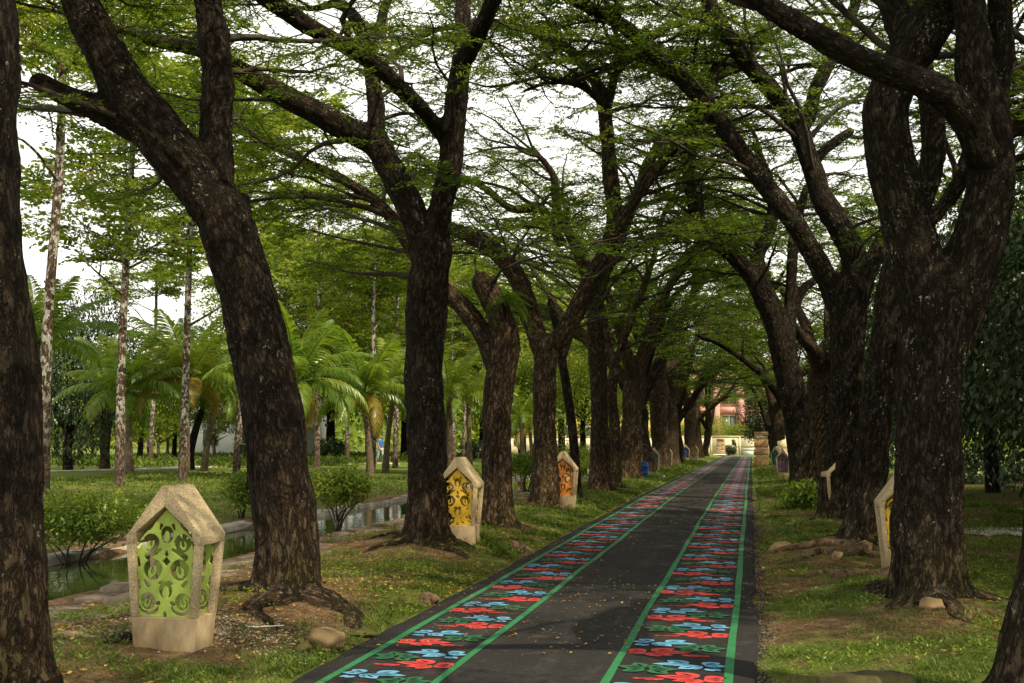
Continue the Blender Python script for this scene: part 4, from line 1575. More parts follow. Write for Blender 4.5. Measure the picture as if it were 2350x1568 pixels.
ground_wood('stick', [(1290, 1512), (1330, 1509), (1352, 1502)], [.004, .005, .003], M['twig'], 'thin curved twig on the asphalt at the bottom of the path', 'stick', 1)
ground_wood('pipe', [(560, 1446), (652, 1446)], [.0045, .0045], mat_plain('white_pipe', (.62, .6, .55), .5, .1, 3), 'thin white rod lying on the ground right of the green lantern', 'rod', 1)
ground_wood('pipe', [(1508, 1088), (1528, 1098)], [.03, .03], mat_plain('white_pipe_far', (.6, .6, .58), .5, .1, 3), 'white pipe leaning low at the foot of the left row', 'pipe', 1)

# gravel round the near lantern, crumbs of asphalt along the broken right edge
def pebbles(name, x, y, size, ramp, seed, zf):
    rng = np.random.default_rng(seed)
    n = len(x)
    oct_v = np.array([(1, 0, 0), (0, 1, 0), (-1, 0, 0), (0, -1, 0), (0, 0, 1), (0, 0, -.6)], float)
    oct_f = np.array([(0, 1, 4), (1, 2, 4), (2, 3, 4), (3, 0, 4), (1, 0, 5), (2, 1, 5), (3, 2, 5), (0, 3, 5)])
    sz = rng.uniform(*size, (n, 1, 3)) * np.array([1.2, 1, .8])
    ang = rng.uniform(0, 2 * PI, n)
    ca, sa = np.cos(ang)[:, None], np.sin(ang)[:, None]
    ov = oct_v[None] * sz + rng.normal(0, size[0] * .25, (n, 6, 3))
    ox, oy = ov[..., 0] * ca - ov[..., 1] * sa, ov[..., 0] * sa + ov[..., 1] * ca
    V = np.stack([ox + x[:, None], oy + y[:, None], ov[..., 2] + (zf(x, y) + size[0] * .6)[:, None]], -1).reshape(-1, 3)
    F = (oct_f[None] + (np.arange(n) * 6)[:, None, None]).reshape(-1, 3)
    t = NT(name + '_stone')
    link(name, mk_mesh(name, V, F, False, {'rnd': np.repeat(rng.random(n), 6)}), t.principled(t.ramp(t.attr('rnd'), ramp), .9, .2), kind='stuff')


rng = np.random.default_rng(31)
n = 2200
a = rng.uniform(0, 2 * PI, n)
rr = np.abs(rng.normal(0, .5, n)) + .12
pebbles('gravel', -4.25 + np.cos(a) * rr * 1.35, 7.55 + np.sin(a) * rr * .62, (.006, .016), [(0, (.12, .085, .05)), (.5, (.24, .18, .11)), (1, (.42, .34, .24))], 31, Hv)
n = 5200
y = rng.uniform(5, 26, n)
x = PX1 + .03 + np.abs(rng.normal(0, .055, n)) + .05 * np.sin(y * 3)
pebbles('asphalt_crumbs', x, y, (.005, .014), [(0, (.012, .012, .012)), (.6, (.05, .045, .04)), (1, (.22, .17, .11))], 32, Hv)

# ================================================================== grass, litter
def blades(name, n, xr, yr, hgt, wid, seed, mask=None, dens_pow=1.0, near_bias=0.0):
    rng = np.random.default_rng(seed)
    x = rng.uniform(*xr, n)
    y = yr[0] + (yr[1] - yr[0]) * rng.random(n) ** (1 + near_bias)
    m = rng.random(n) < grassy(x, y) ** dens_pow
    clump = fbm(np.stack([x * 2.1, y * 2.1, x * 0 + 2.2], -1), 3)
    m &= clump > 0.33
    m &= ~((x > PX0 - .10) & (x < PX1 + .13))
    if mask is not None:
        m &= mask(x, y)
    for (tx, ty) in LEFT_XY[:7] + RIGHT_XY[:5]:
        m &= (x - tx) ** 2 + (y - ty) ** 2 > .17
    x, y, clump = x[m], y[m], clump[m]
    n = len(x)
    if n == 0:
        return
    z = Hv(x, y) - 0.008
    d = y / 10
    hh = hgt * rng.uniform(.5, 1.3, n) * (0.6 + 1.1 * sstep(.38, .62, clump)) * (0.75 + .25 * d)
    ww = wid * rng.uniform(.7, 1.3, n) * (0.7 + .3 * d)
    a = rng.uniform(0, 2 * PI, n)
    lean = rng.uniform(.35, 1.15, n)
    dx, dy = np.cos(a), np.sin(a)
    b = np.stack([x, y, z], -1)
    sd = np.stack([-dy, dx, 0 * dx], -1) * ww[:, None] / 2
    f = np.stack([dx * lean, dy * lean, np.ones(n)], -1)
    f = unit(f) * hh[:, None]
    mid = b + f * .55
    tip = b + f + np.stack([dx, dy, -.35 + 0 * dx], -1) * (hh * .35)[:, None]
    V = np.stack([b, mid + sd, tip, mid - sd], 1).reshape(-1, 3)
    F = np.arange(n * 4).reshape(-1, 4)
    link(name, mk_mesh(name, V, F, False, {'rnd': np.repeat(rng.random(n) * .6 + .4 * (clump < .45), 4)}), M['grass'], kind='stuff')


blades('grass', 145000, (-6.6, -2.95), (5.0, 15), .038, .0085, 1)
blades('grass', 70000, (-6.6, -2.95), (15, 34), .058, .014, 2)
blades('grass', 155000, (0.1, 5.2), (5.0, 15), .038, .0085, 3)
blades('grass', 60000, (0.1, 5.2), (15, 34), .058, .014, 4)
blades('grass', 34000, (-24, -10.4), (12, 40), .065, .022, 5, near_bias=.2)
blades('grass', 40000, (-8.5, -2.95), (34, 75), .055, .018, 6)
blades('grass', 18000, (-48, -22), (48, 85), .17, .05, 7)
blades('grass', 14000, (0.1, 4), (34, 75), .055, .018, 8)


def weeds(name, n, xr, yr, seed, w=.022, h=.085):
    """broad-leaved weeds in the turf"""
    rng = np.random.default_rng(seed)
    x, y = rng.uniform(*xr, n), rng.uniform(*yr, n)
    c = fbm(np.stack([x * 1.3 + 7, y * 1.3, x * 0], -1), 3)
    m = (c > .55) & ~((x > PX0 - .08) & (x < PX1 + .1))
    x, y = x[m], y[m]
    k = 5
    X_, Y_ = np.repeat(x, k), np.repeat(y, k)
    N = len(X_)
    a = rng.uniform(0, 2 * PI, N)
    A = np.stack([np.cos(a), np.sin(a), rng.uniform(.1, .9, N)], -1)
    zz = Hv(X_, Y_) + rng.uniform(.02, h, N)
    C = np.stack([X_ + np.cos(a) * .03, Y_ + np.sin(a) * .03, zz], -1)
    V, F = leaf_quads(C, A, unit(np.array([0, 0, 1.]) + rng.normal(0, .35, (N, 3))), rng.uniform(.028, .05, N), rng.uniform(.5, 1.0, N) * w * .8)
    link(name, mk_mesh(name, V, F, False, {'rnd': np.repeat(rng.random(N), 4)}), M['leaf_bush'], kind='stuff')


weeds('weeds', 6000, (-6.2, -2.95), (5.5, 16), 71)
weeds('weeds', 5000, (0.2, 5.2), (5.5, 16), 72)


def litter(name, n, xr, yr, seed, zf, size=(.025, .06), tall=.006):
    rng = np.random.default_rng(seed)
    x = rng.uniform(*xr, n)
    y = yr[0] + (yr[1] - yr[0]) * rng.random(n) ** 1.4
    c = fbm(np.stack([x * .9 + 3, y * .7, x * 0], -1), 3)
    m = rng.random(n) < sstep(.34, .60, c)
    x, y = x[m], y[m]
    N = len(x)
    a = rng.uniform(0, 2 * PI, N)
    L = rng.uniform(*size, N)
    A = np.stack([np.cos(a), np.sin(a), rng.normal(0, .12, N)], -1)
    C = np.stack([x, y, zf(x, y) + tall + rng.uniform(0, .008, N)], -1)
    nn = unit(np.array([0, 0, 1.]) + rng.normal(0, .28, (N, 3)))
    A = unit(A)
    Sd = unit(np.cross(nn, A))
    up = np.cross(A, Sd)
    w = L * rng.uniform(.28, .6, N)
    q = lambda u, s, h: C + A * (u * L)[:, None] + Sd * (s * w)[:, None] + up * (h * L)[:, None]
    V = np.stack([q(-.5, 0, 0), q(-.1, .5, .12), q(.5, 0, .04), q(-.1, -.5, .12), q(0, 0, 0)], 1).reshape(-1, 3)
    b = (np.arange(N) * 5)[:, None]
    F = np.concatenate([b + np.array([[0, 4, 1]]), b + np.array([[1, 4, 2]]), b + np.array([[2, 4, 3]]), b + np.array([[3, 4, 0]])])
    link(name, mk_mesh(name, V, F, False, {'rnd': np.repeat(rng.random(N), 5)}), M['litter'], kind='stuff')


litter('fallen_leaves', 8000, (-2.95, .05), (5, 48), 91, lambda x, y: path_z(y), (.014, .042))
litter('fallen_leaves', 16000, (-7.1, -2.9), (5.5, 26), 92, Hv, (.025, .06), .02)
litter('fallen_leaves', 12000, (.05, 5.2), (5.5, 24), 93, Hv, (.025, .06), .02)
# ================================================================== plants beyond the avenue
def scatter_crown(rng, n_clump, radii, center, leaves, lsize, droop=.0, clump_r=.55, shell=.55, flatb=.0):
    """leaf clumps through an ellipsoid, denser near the outside, uneven outline"""
    d = unit(rng.normal(0, 1, (n_clump, 3)))
    rad = (shell + (1 - shell) * rng.random(n_clump)) * (0.72 + .56 * fbm(d * 1.7 + rng.uniform(0, 50), 3))
    cc = d * rad[:, None] * np.array(radii) + np.array(center)
    if flatb:
        cc[:, 2] = np.maximum(cc[:, 2], center[2] - radii[2] * flatb + rng.normal(0, .1, n_clump))
    k = leaves
    C = np.repeat(cc, k, 0) + rng.normal(0, clump_r * .5, (n_clump * k, 3)) * np.array([1, 1, .62])
    N = len(C)
    out = unit(C - np.array(center))
    A = unit(out * .6 + rng.normal(0, .55, (N, 3)) + np.array([0, 0, -droop]))
    nn = unit(np.array([0, 0, .9]) + out * .35 + rng.normal(0, .42, (N, 3)))
    L = lsize * rng.uniform(.65, 1.35, N)
    V, F = leaf_quads(C, A, nn, L, L * .42)
    return V, F, np.repeat(np.repeat(rng.random(n_clump), k) * .6 + rng.random(N) * .4, 4), cc


def simple_limbs(rng, th, r, nl, reach, rise, crook=.12):
    P = [(0, 0, -.2), (rng.normal(0, .05), rng.normal(0, .05), th * .5), (rng.normal(0, .1), rng.normal(0, .1), th)]
    limbs = [resample(np.array(P), np.array([r * 1.25, r, r * .8]), .25)]
    for k in range(nl):
        a = 2 * PI * k / nl + rng.uniform(-.4, .4)
        z0 = th * rng.uniform(.75, 1)
        q = [np.array([0, 0, z0])]
        d = unit(np.array([math.cos(a), math.sin(a), rise * rng.uniform(.6, 1.4)]))
        L = reach * rng.uniform(.7, 1.1)
        for j in range(5):
            d = unit(d + rng.normal(0, crook, 3))
            q.append(q[-1] + d * L / 5)
        limbs.append(resample(np.array(q), np.linspace(r * .45, .015, 6), .25))
    return limbs


def wood_simple(limbs, sides=8):
    mb = MB()
    q, h = [], []
    for P, R in limbs:
        T, N, B = frames(P)
        V, Fs = tube(P, R, sides, True)
        mb.addm(V, Fs)
        s = np.concatenate([[0], np.cumsum(np.linalg.norm(np.diff(P, axis=0), axis=1))])
        a = np.arange(sides) * 2 * PI / sides
        qq = np.stack([np.outer(R, np.cos(a)), np.outer(R, np.sin(a)), np.repeat(s[:, None] * .3, sides, 1)], -1).reshape(-1, 3)
        q.append(np.concatenate([qq, qq[:1], qq[-1:]]))
        h.append(V[:, 2])
    return mb.mesh('trunk', True, {'barkco': np.concatenate(q), 'hgt': np.concatenate(h) + .6})


def leafy_tree(name, seed, th, r, nl, reach, rise, radii, cz, n_clump, leaves, lsize, mat, bark, label, group=None, cat='tree', droop=0.1, shell=.45, flatb=0., clump_r=.55):
    rng = np.random.default_rng(seed)
    limbs = simple_limbs(rng, th, r, nl, reach, rise)
    root = empty(name, (0, 0, 0), label=label, cat=cat, group=group)
    link('trunk', wood_simple(limbs), bark, root)
    V, F, rn, cc = scatter_crown(rng, n_clump, radii, (0, 0, cz), leaves, lsize, droop, clump_r, shell, flatb)
    link('crown', mk_mesh('crown', V, F, False, {'rnd': rn}), mat, root)
    return root


def place(root, x, y, rz=0, sc=1.0, dz=-.05):
    root.location = (x, y, H(x, y) + dz)
    root.rotation_euler = (0, 0, rz)
    root.scale = sc if isinstance(sc, tuple) else (sc,) * 3
    return root


def pix_xy(px, py):
    q = on_ground(px, py)
    return float(q[0]), float(q[1])


def at_dist(px, Yv):
    q = on_plane_y(px, 1000, Yv)
    return float(q[0]), float(Yv)


# ---- tall pale-barked trees on the far bank ------------------------------
def pale_tree(seed, hgt, r, label, n_sub=64):
    rng = np.random.default_rng(seed)
    P = [(0, 0, -.2)] + [(rng.normal(0, .07), rng.normal(0, .07), hgt * f) for f in (.25, .5, .75, 1)]
    limbs = [resample(np.array(P), np.array([r * 1.35, r, r * .86, r * .66, .03]), .2)]
    nb = 15
    for k in range(nb):
        f = rng.uniform(.36, .96)
        j = int(f * (len(limbs[0][0]) - 1))
        p0, r0 = limbs[0][0][j], limbs[0][1][j]
        a = k * 2.4 + rng.uniform(-.5, .5)
        d = unit(np.array([math.cos(a), math.sin(a), rng.uniform(.05, .75)]))
        q = [p0]
        L = rng.uniform(1.6, 3.6) * (1.25 - .5 * f)
        for s in range(6):
            d = unit(d + rng.normal(0, .24, 3) + np.array([0, 0, .04]))
            q.append(q[-1] + d * L / 6)
        limbs.append(resample(np.array(q), np.linspace(r0 * .42, .012, 7), .2))
        if rng.random() < .7:
            q2 = [q[3]]
            d2 = unit(d + rng.normal(0, .7, 3))
            for s in range(4):
                d2 = unit(d2 + rng.normal(0, .25, 3))
                q2.append(q2[-1] + d2 * .35)
            limbs.append(resample(np.array(q2), np.linspace(r0 * .24, .01, 5), .2))
    base = np.zeros(3)
    cr = grow_crown(rng, limbs, base, hgt * .40, n_sub, 20, .175, (1.2, 3.0), spread=.30, twig_step=1, zbias=.45, flat=.0, ntilt=1.0, pinna=False)
    return finish_tree('pale_barked_tree', base, wood_simple(limbs), M['bark_pale'], cr, M['leaf_b'], label, 'tree', 'tall pale-barked trees across the pond')


PALE = [
    # px, py of the foot, variant, rot, scale, label
    ((275, 1116), 0, .3, 1.0, 'pale-barked tree with white blotches standing left of the green lantern roof'),
    ((419, 1106), 1, 1.1, 1.0, 'pale-barked tree with two bare side branches directly above the green lantern'),
    ((541, 1092), 2, 2.0, 1.0, 'pale-barked tree half hidden behind the leaning trunk'),
    ((98, 1150), 2, 4.0, 1.05, 'pale-barked tree showing beside the thick dark trunk at the left edge'),
    ((726, 1075), 0, 2.7, .98, 'pale-barked tree just right of the leaning trunk, behind a flat bush'),
    ((797, 1062), 1, 3.3, 1.0, 'pale-barked tree second to the right of the leaning trunk'),
    ((855, 1078), 2, .9, .92, 'pale-barked tree with high white forks left of the upright trunk'),
    ((907, 1074), 0, 5.0, .95, 'pale-barked tree close against the left side of the upright trunk'),
    ((1041, 1062), 1, 5.6, .95, 'pale-barked tree seen through the gap above the yellow lantern'),
    ((1062, 1058), 2, 2.2, .9, 'thin pale-barked tree among palms above the yellow lantern'),
    ((1204, 1052), 0, 1.7, .95, 'pale-barked tree left of the orange lantern, behind the round bush'),
    ((1252, 1050), 1, .2, .9, 'pale-barked tree hidden mostly behind the fifth left trunk'),
    ((345, 1062), 2, 3.1, 1.0, 'distant pale-barked tree behind the palms at left'),
    ((640, 1060), 1, 4.1, 1.05, 'distant pale-barked tree whose crown rises behind the leaning trunk'),
]
pt = [pale_tree(501, 15.5, .128, PALE[0][4]), pale_tree(502, 14.5, .122, PALE[1][4]), pale_tree(503, 16, .118, PALE[2][4])]
used = set()
for (pp, k, rz, sc, lab) in PALE:
    x, y = pix_xy(*pp)
    if k not in used:
        place(pt[k], x, y, rz, sc)
        used.add(k)
    else:
        copy_tree(pt[k], (x, y, H(x, y) - .05), rz, sc, lab)

# ---- coconut palms -------------------------------------------------------
def frond(seed, L=2.9, droop=1.0):
    rng = np.random.default_rng(seed)
    n = 16
    s = np.linspace(0, 1, n)
    ang = .55 - droop * 1.45 * s ** 1.4
    dx = np.cos(ang) * L / (n - 1)
    dz = np.sin(ang) * L / (n - 1)
    Pp = np.stack([np.concatenate([[0], np.cumsum(dx[:-1])]), .06 * np.sin(s * 5) * L * .1, np.concatenate([[0], np.cumsum(dz[:-1])])], -1)
    mb = MB()
    mb.tube(Pp, np.linspace(.030, .005, n), 4)
    T = unit(np.gradient(Pp, axis=0))
    m = 46
    V, rn = [], []
    Fq = []
    for k in range(m):
        f = .12 + .88 * (k + .5) / m
        i0 = min(int(f * (n - 1)), n - 2)
        fr = f * (n - 1) - i0
        p = Pp[i0] * (1 - fr) + Pp[i0 + 1] * fr
        tg = T[i0]
        up = np.array([-tg[2], 0, tg[0]])
        ln = .78 * math.sin(PI * (.14 + .80 * f)) ** .7 * rng.uniform(.88, 1.08) * L / 2.9
        for sg in (1, -1):
            d = unit(np.array([0, sg, 0]) * 0.92 + tg * (.55 + .5 * f) + up * (.20 - .1 * f) + rng.normal(0, .06, 3))
            w = .034 * rng.uniform(.8, 1.2)
            q = [p]
            dd = d
            for j in range(3):
                dd = unit(dd + np.array([0, 0, -.30 - .15 * droop]) * (.5 + j * .7))
                q.append(q[-1] + dd * ln / 3)
            wd = [w * .6, w, w * .8, .002]
            sdv = unit(np.cross(dd, [0, 0, 1.0]) * .5 + tg * .8)
            b = mb.n + len(V)
            for j in range(4):
                V += [q[j] + sdv * wd[j] / 1, q[j] - sdv * wd[j] / 1]
            for j in range(3):
                Fq.append((b + 2 * j, b + 2 * j + 1, b + 2 * j + 3, b + 2 * j + 2))
    nb = mb.n
    Vall = np.concatenate([np.concatenate(mb.v), np.array(V)])
    faces = [np.concatenate(f) for f in mb.f.values()] + [np.array(Fq)]
    return mk_mesh('palm_frond', Vall, faces, False, {'rnd': rng.random(len(Vall))})


FR = [frond(61, 2.9, .55), frond(62, 3.0, .85), frond(63, 2.8, 1.1), frond(64, 2.5, 1.4)]
for m_ in FR:
    m_.materials.append(M['palm_green'])


def palm(x, y, zc, seed, label, n=20, sc=1.0, lean=(0, 0), dead=False, trunk_r=.13, base=None):
    rng = np.random.default_rng(seed)
    bx, by = base if base else (x - lean[0], y - lean[1])
    bz = H(bx, by)
    root = empty('coconut_palm', (bx, by, bz), label=label, cat='palm tree', group='coconut palms on the lawn')
    top = np.array([x - bx, y - by, zc - bz])
    P = np.array([(0, 0, -.1), top * np.array([.25, .25, .4]), top * np.array([.65, .65, .75]), top])
    tP, tR = resample(P, np.array([trunk_r * 1.5, trunk_r, trunk_r * .9, trunk_r * .8]), .12)
    tR = tR * (1 + .06 * np.sin(np.arange(len(tR)) * 2.1))
    V, Fs = tube(tP, tR, 9)
    link('trunk', mk_mesh('trunk', V, Fs, True), M['palm_bark'], root)
    for k in range(n):
        f = (k + rng.uniform(-.3, .3)) / n
        a = k * 2.399 + rng.uniform(-.2, .2)
        v_ = 0 if f < .3 else 1 if f < .55 else 2 if f < .8 else 3
        pitch = (1.20 - 1.40 * f) + rng.normal(0, .08)
        o = link('frond', FR[v_], None, root, top + np.array([math.cos(a), math.sin(a), 0]) * .08)
        if (f > .80 and rng.random() < .4):
            o.material_slots[0].link = 'OBJECT'
            o.material_slots[0].material = M['palm_yellow']
        if dead and f > .93:
            o.material_slots[0].link = 'OBJECT'
            o.material_slots[0].material = M['palm_brown']
        s_ = sc * 1.0 * rng.uniform(.88, 1.1)
        o.rotation_euler = (rng.normal(0, .12), -(pitch - .35), a)
        o.scale = (s_,) * 3
    if dead:
        mb = MB()
        for q in range(9):
            a = rng.uniform(0, 6.28)
            c = top + np.array([math.cos(a) * .26, math.sin(a) * .26, -.25 - .3 * rng.random()])
            th = np.linspace(0, 2 * PI, 8, endpoint=False)
            for zz0, r0, zz1, r1 in ((-.12, .02, -.05, .085), (-.05, .085, .05, .085), (.05, .085, .12, .02)):
                V = np.concatenate([np.stack([np.cos(th) * r0, np.sin(th) * r0, th * 0 + zz0], -1), np.stack([np.cos(th) * r1, np.sin(th) * r1, th * 0 + zz1], -1)]) + c
                j = np.arange(8)
                mb.add(V, np.stack([j, (j + 1) % 8, (j + 1) % 8 + 8, j + 8], -1))
        link('coconuts', mb.mesh('coconuts', True), mat_plain('orange_coconut', (.55, .17, .03), .6, .2, 4), root, kind='stuff')
    return root


def palm_px(px, py, Yv, basepx, *a, **k):
    c = on_plane_y(px, py, Yv)
    b = on_plane_y(basepx, 1000, Yv)
    return palm(c[0], c[1], c[2], *a, base=(float(b[0]), float(b[1])), **k)


palm_px(288, 905, 37.0, 300, 1, 'low palm with drooping fronds behind the white-blotched pale tree', n=20, sc=.95)
palm_px(432, 872, 39.0, 428, 2, 'large palm spreading behind the pale tree above the green lantern', n=22, sc=1.15)
palm_px(500, 905, 43.0, 470, 3, 'palm with hanging yellow fronds close to the left of the leaning trunk', n=20, sc=1.05)
palm_px(672, 880, 36.0, 690, 4, 'palm with arching dark fronds just right of the leaning trunk', n=22, sc=1.15)
palm_px(832, 905, 41.0, 852, 5, 'palm carrying orange coconuts left of the upright trunk', n=20, sc=1.05, dead=True)
palm_px(905, 900, 46.0, 885, 6, 'palm behind the upright trunk whose fronds show on its left', n=18, sc=1.0)
palm_px(1030, 905, 44.0, 1032, 7, 'palm filling the gap right of the upright trunk', n=18, sc=.95)
palm_px(1075, 920, 52.0, 1078, 8, 'smaller palm in the gap above the yellow lantern', n=18, sc=.95)
palm_px(1195, 960, 60.0, 1200, 9, 'small distant palm left of the fifth left trunk', n=16, sc=.9)
palm_px(85, 790, 30.0, 70, 10, 'palm hanging its fronds from behind the dark trunk at the left edge', n=18, sc=1.0)
palm_px(1215, 985, 66.0, 1222, 12, 'distant yellowish palm behind the round bush', n=16, sc=.9)

# ---- bushes -----------------------------------------------------------------
def bush(px, py, topw, hgt, trunk_h, label, seed, dens=1.0, mat='leaf_bush', flat=True, lsz=.068):
    rng = np.random.default_rng(seed)
    x, y = pix_xy(px, py)
    root = empty('bush', (x, y, H(x, y)), label=label, cat='bush', group=None)
    limbs = []
    ns = 5 if trunk_h > .25 else 4
    for k in range(ns * 2):
        a = 2 * PI * k / (ns * 3) + rng.uniform(-.3, .3)
        q = [np.array([rng.normal(0, .035), rng.normal(0, .035), -.1])]
        d = unit(np.array([math.cos(a) * .22, math.sin(a) * .22, 1]))
        for j in range(6):
            d = unit(d + rng.normal(0, .18, 3) + np.array([math.cos(a), math.sin(a), 0]) * .10 * j)
            q.append(q[-1] + d * hgt * 1.0 / 6)
        q = np.array(q)
        q[:, :2] *= min(1, topw * .42 / max(.1, np.abs(q[-1, :2]).max()))
        limbs.append(resample(q, np.linspace(.022 if k < ns else .010, .004, 7), .1))
    mb = MB()
    for P, R in limbs:
        mb.tube(P, R, 6)
    link('stems', mb.mesh('stems', True), M['twig'], root)
    rz_ = (hgt - trunk_h) / 2
    V, F, rn, cc = scatter_crown(rng, int(240 * dens), (topw / 2, topw / 2 * .9, rz_ * 1.05), (0, 0, trunk_h + rz_), 24, lsz * 1.1, 0, .22, .25)
    if flat:
        V[:, 2] = np.minimum(V[:, 2], hgt + .05 * np.sin(V[:, 0] * 9) + (np.repeat(rng.normal(0, .025, len(V) // 4), 4)))
    link('foliage', mk_mesh('foliage', V, F, False, {'rnd': rn}), M[mat], root)
    return root


bush(170, 1338, 2.1, 1.36, .55, 'big spreading bush on bare stems by the water left of the green lantern', 1, 1.5)
bush(330, 1215, 1.5, .62, .1, 'low leafy bush across the pond just behind the green lantern', 2, .8)
bush(556, 1190, 1.05, 1.05, .18, 'small rounded bush peeking out left of the leaning trunk', 3, .7)
bush(775, 1222, 1.22, 1.16, .52, 'flat-topped bush on crooked stems right of the leaning trunk', 4, 1.0)
bush(1095, 1140, 1.35, 1.15, .35, 'clipped bush between the yellow lantern and the fern-topped trunk', 5, .9)
bush(1208, 1130, 1.35, 1.18, .40, 'round yellow-green bush in the gap left of the orange lantern', 6, 1.0)
bush(1318, 1106, 1.7, 1.5, .2, 'bright green bush right behind the orange lantern', 7, 1.0, 'leaf_bush', False)
bush(1345, 1092, 2.0, 1.7, .2, 'bright green bush between the slender trunk and the slim reddish trunk', 8, 1.0, 'leaf_bush', False)
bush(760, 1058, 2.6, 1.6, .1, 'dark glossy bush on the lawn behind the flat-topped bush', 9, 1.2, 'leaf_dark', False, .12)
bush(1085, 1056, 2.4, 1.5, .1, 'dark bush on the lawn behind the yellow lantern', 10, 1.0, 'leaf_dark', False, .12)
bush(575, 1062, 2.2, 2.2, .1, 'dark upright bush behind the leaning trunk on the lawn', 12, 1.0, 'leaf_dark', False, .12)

# fern growing on the broken trunk -------------------------------------------
fern_at = on_plane_y(1160, 690, LEFT_XY[3][1] - .55)
fr_root = empty('fern', fern_at, label='bright fern growing from the broken top of the third trunk', cat='fern')
rngf = np.random.default_rng(7)
mbv = []
s = np.linspace(0, 1, 12)
for k in range(2):
    mb = MB()
    P = np.stack([s * .55, 0 * s, .10 * np.sin(s * 2.2) - .42 * s ** 2.2], -1)
    mb.tube(P, np.linspace(.005, .002, 12), 3)
    C, A, L = [], [], []
    for q in range(26):
        f = .12 + .88 * q / 26
        p = np.array([np.interp(f, s, P[:, 0]), 0, np.interp(f, s, P[:, 2])])
        ln = .15 * math.sin(PI * (.12 + .86 * f)) ** .6
        for sg in (-1, 1):
            d = unit(np.array([.25, sg, -.12]))
            C.append(p + d * ln / 2)
            A.append(d)
            L.append(ln)
    V, F = leaf_quads(C, np.array(A), np.tile([0.05, 0, 1.], (len(C), 1)), L, np.full(len(C), .022))
    mb.add(V, F)
    me = mb.mesh('fern_frond')
    me.attributes.new('rnd', 'FLOAT', 'POINT')
    mbv.append(me)
for k in range(11):
    o = link('frond', mbv[k % 2], M['fern'] if k < 2 else None, fr_root, rngf.normal(0, .06, 3))
    o.rotation_euler = (rngf.normal(0, .3), rngf.uniform(-.7, .5), rngf.uniform(-2.6, .9))
    o.scale = (rngf.uniform(.65, 1.15),) * 3

# ---- park trees behind, far tree line -----------------------------------------
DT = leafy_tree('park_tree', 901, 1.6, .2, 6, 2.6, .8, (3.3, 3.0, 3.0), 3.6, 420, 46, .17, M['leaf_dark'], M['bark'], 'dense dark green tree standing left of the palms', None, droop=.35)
q = at_dist(160, 41)
place(DT, q[0], q[1], 0, (.95, .95, 1.3))
BT = [leafy_tree('park_tree', 910 + k, 4.5, .24, 7, 5, .9, (5.2, 5.0, 5.6), 8.0, 460, 42, .26, M['leaf_mid'], M['bark'], 'x', None, droop=.15, clump_r=1.0) for k in range(3)]
BG = [
    (322, 62, 0, .68, 'rounded yellow-green tree rising behind the low palm'), (240, 75, 1, .66, 'yellow-green tree between the dense dark tree and the palms'),
    (470, 80, 2, .62, 'leafy tree under the distant hill'), (400, 66, 1, .66, 'broad tree behind the large palm'),
    (560, 70, 0, .8, 'tree crown behind the leaning trunk'), (660, 68, 2, 1.25, 'tall sunlit tree behind the palm right of the leaning trunk'),
    (760, 74, 1, 1.3, 'tall sunlit tree behind the flat-topped bush'), (850, 70, 0, 1.2, 'sunlit tree behind the palm with orange coconuts'),
    (930, 78, 2, 1.35, 'tree behind the upright trunk'), (1030, 76, 1, 1.2, 'tree behind the gap above the yellow lantern'),
    (1110, 84, 0, 1.25, 'tree behind the fern-topped trunk'), (1200, 82, 2, 1.2, 'tree behind the small distant palms'),
    (1290, 86, 1, 1.15, 'tree behind the slender trunk'), (1340, 70, 0, .85, 'feathery tree between the orange lantern and slim trunk'),
    (1400, 95, 2, 1.1, 'tree behind the blue barrel'), (1470, 110, 1, 1.0, 'tree behind the stout trunks of the left row'),
    (60, 60, 0, .7, 'tree hidden behind the trunk at the left edge'), (-60, 55, 1, .7, 'tree off to the left behind the edge trunk'), (130, 85, 2, .8, 'far tree behind the dense dark tree'),
]
usedb = set()
rngb = np.random.default_rng(3)
for (px, Yv, k, sc, lab) in BG:
    x, y = at_dist(px, Yv)
    z = rngb.uniform(.9, 1.1)
    if k not in usedb:
        place(BT[k], x, y, rngb.uniform(0, 6), (sc, sc, sc * z))
        BT[k]['label'] = lab
        usedb.add(k)
    else:
        copy_tree(BT[k], (x, y, H(x, y) - .05), rngb.uniform(0, 6), (sc, sc, sc * z), lab)
# small young trees with pale stems on the lawn
ST = leafy_tree('young_tree', 950, 1.5, .10, 5, 1.2, .9, (1.3, 1.2, .75), 2.5, 90, 30, .13, M['leaf_b'], M['bark_pale'], 'x', None, clump_r=.4)
YT = [(368, 62, 'young tree with a pale forked stem under the low palm'), (318, 66, 'young tree with yellowish leaves left of the low palm stem'), (210, 64, 'young flat-topped tree on the far lawn near the dense dark tree'),
      (385, 70, 'young pale-stemmed tree farther back beneath the large palm'), (496, 66, 'young pale-stemmed tree in front of the white house'), (150, 72, 'young tree far left on the lawn')]
for k, (px, Yv, lab) in enumerate(YT):
    x, y = at_dist(px, Yv)
    if k == 0:
        place(ST, x, y, 0, 1)
        ST['label'] = lab
    else:
        copy_tree(ST, (x, y, H(x, y) - .03), k * 1.3, .85 + .06 * k, lab)
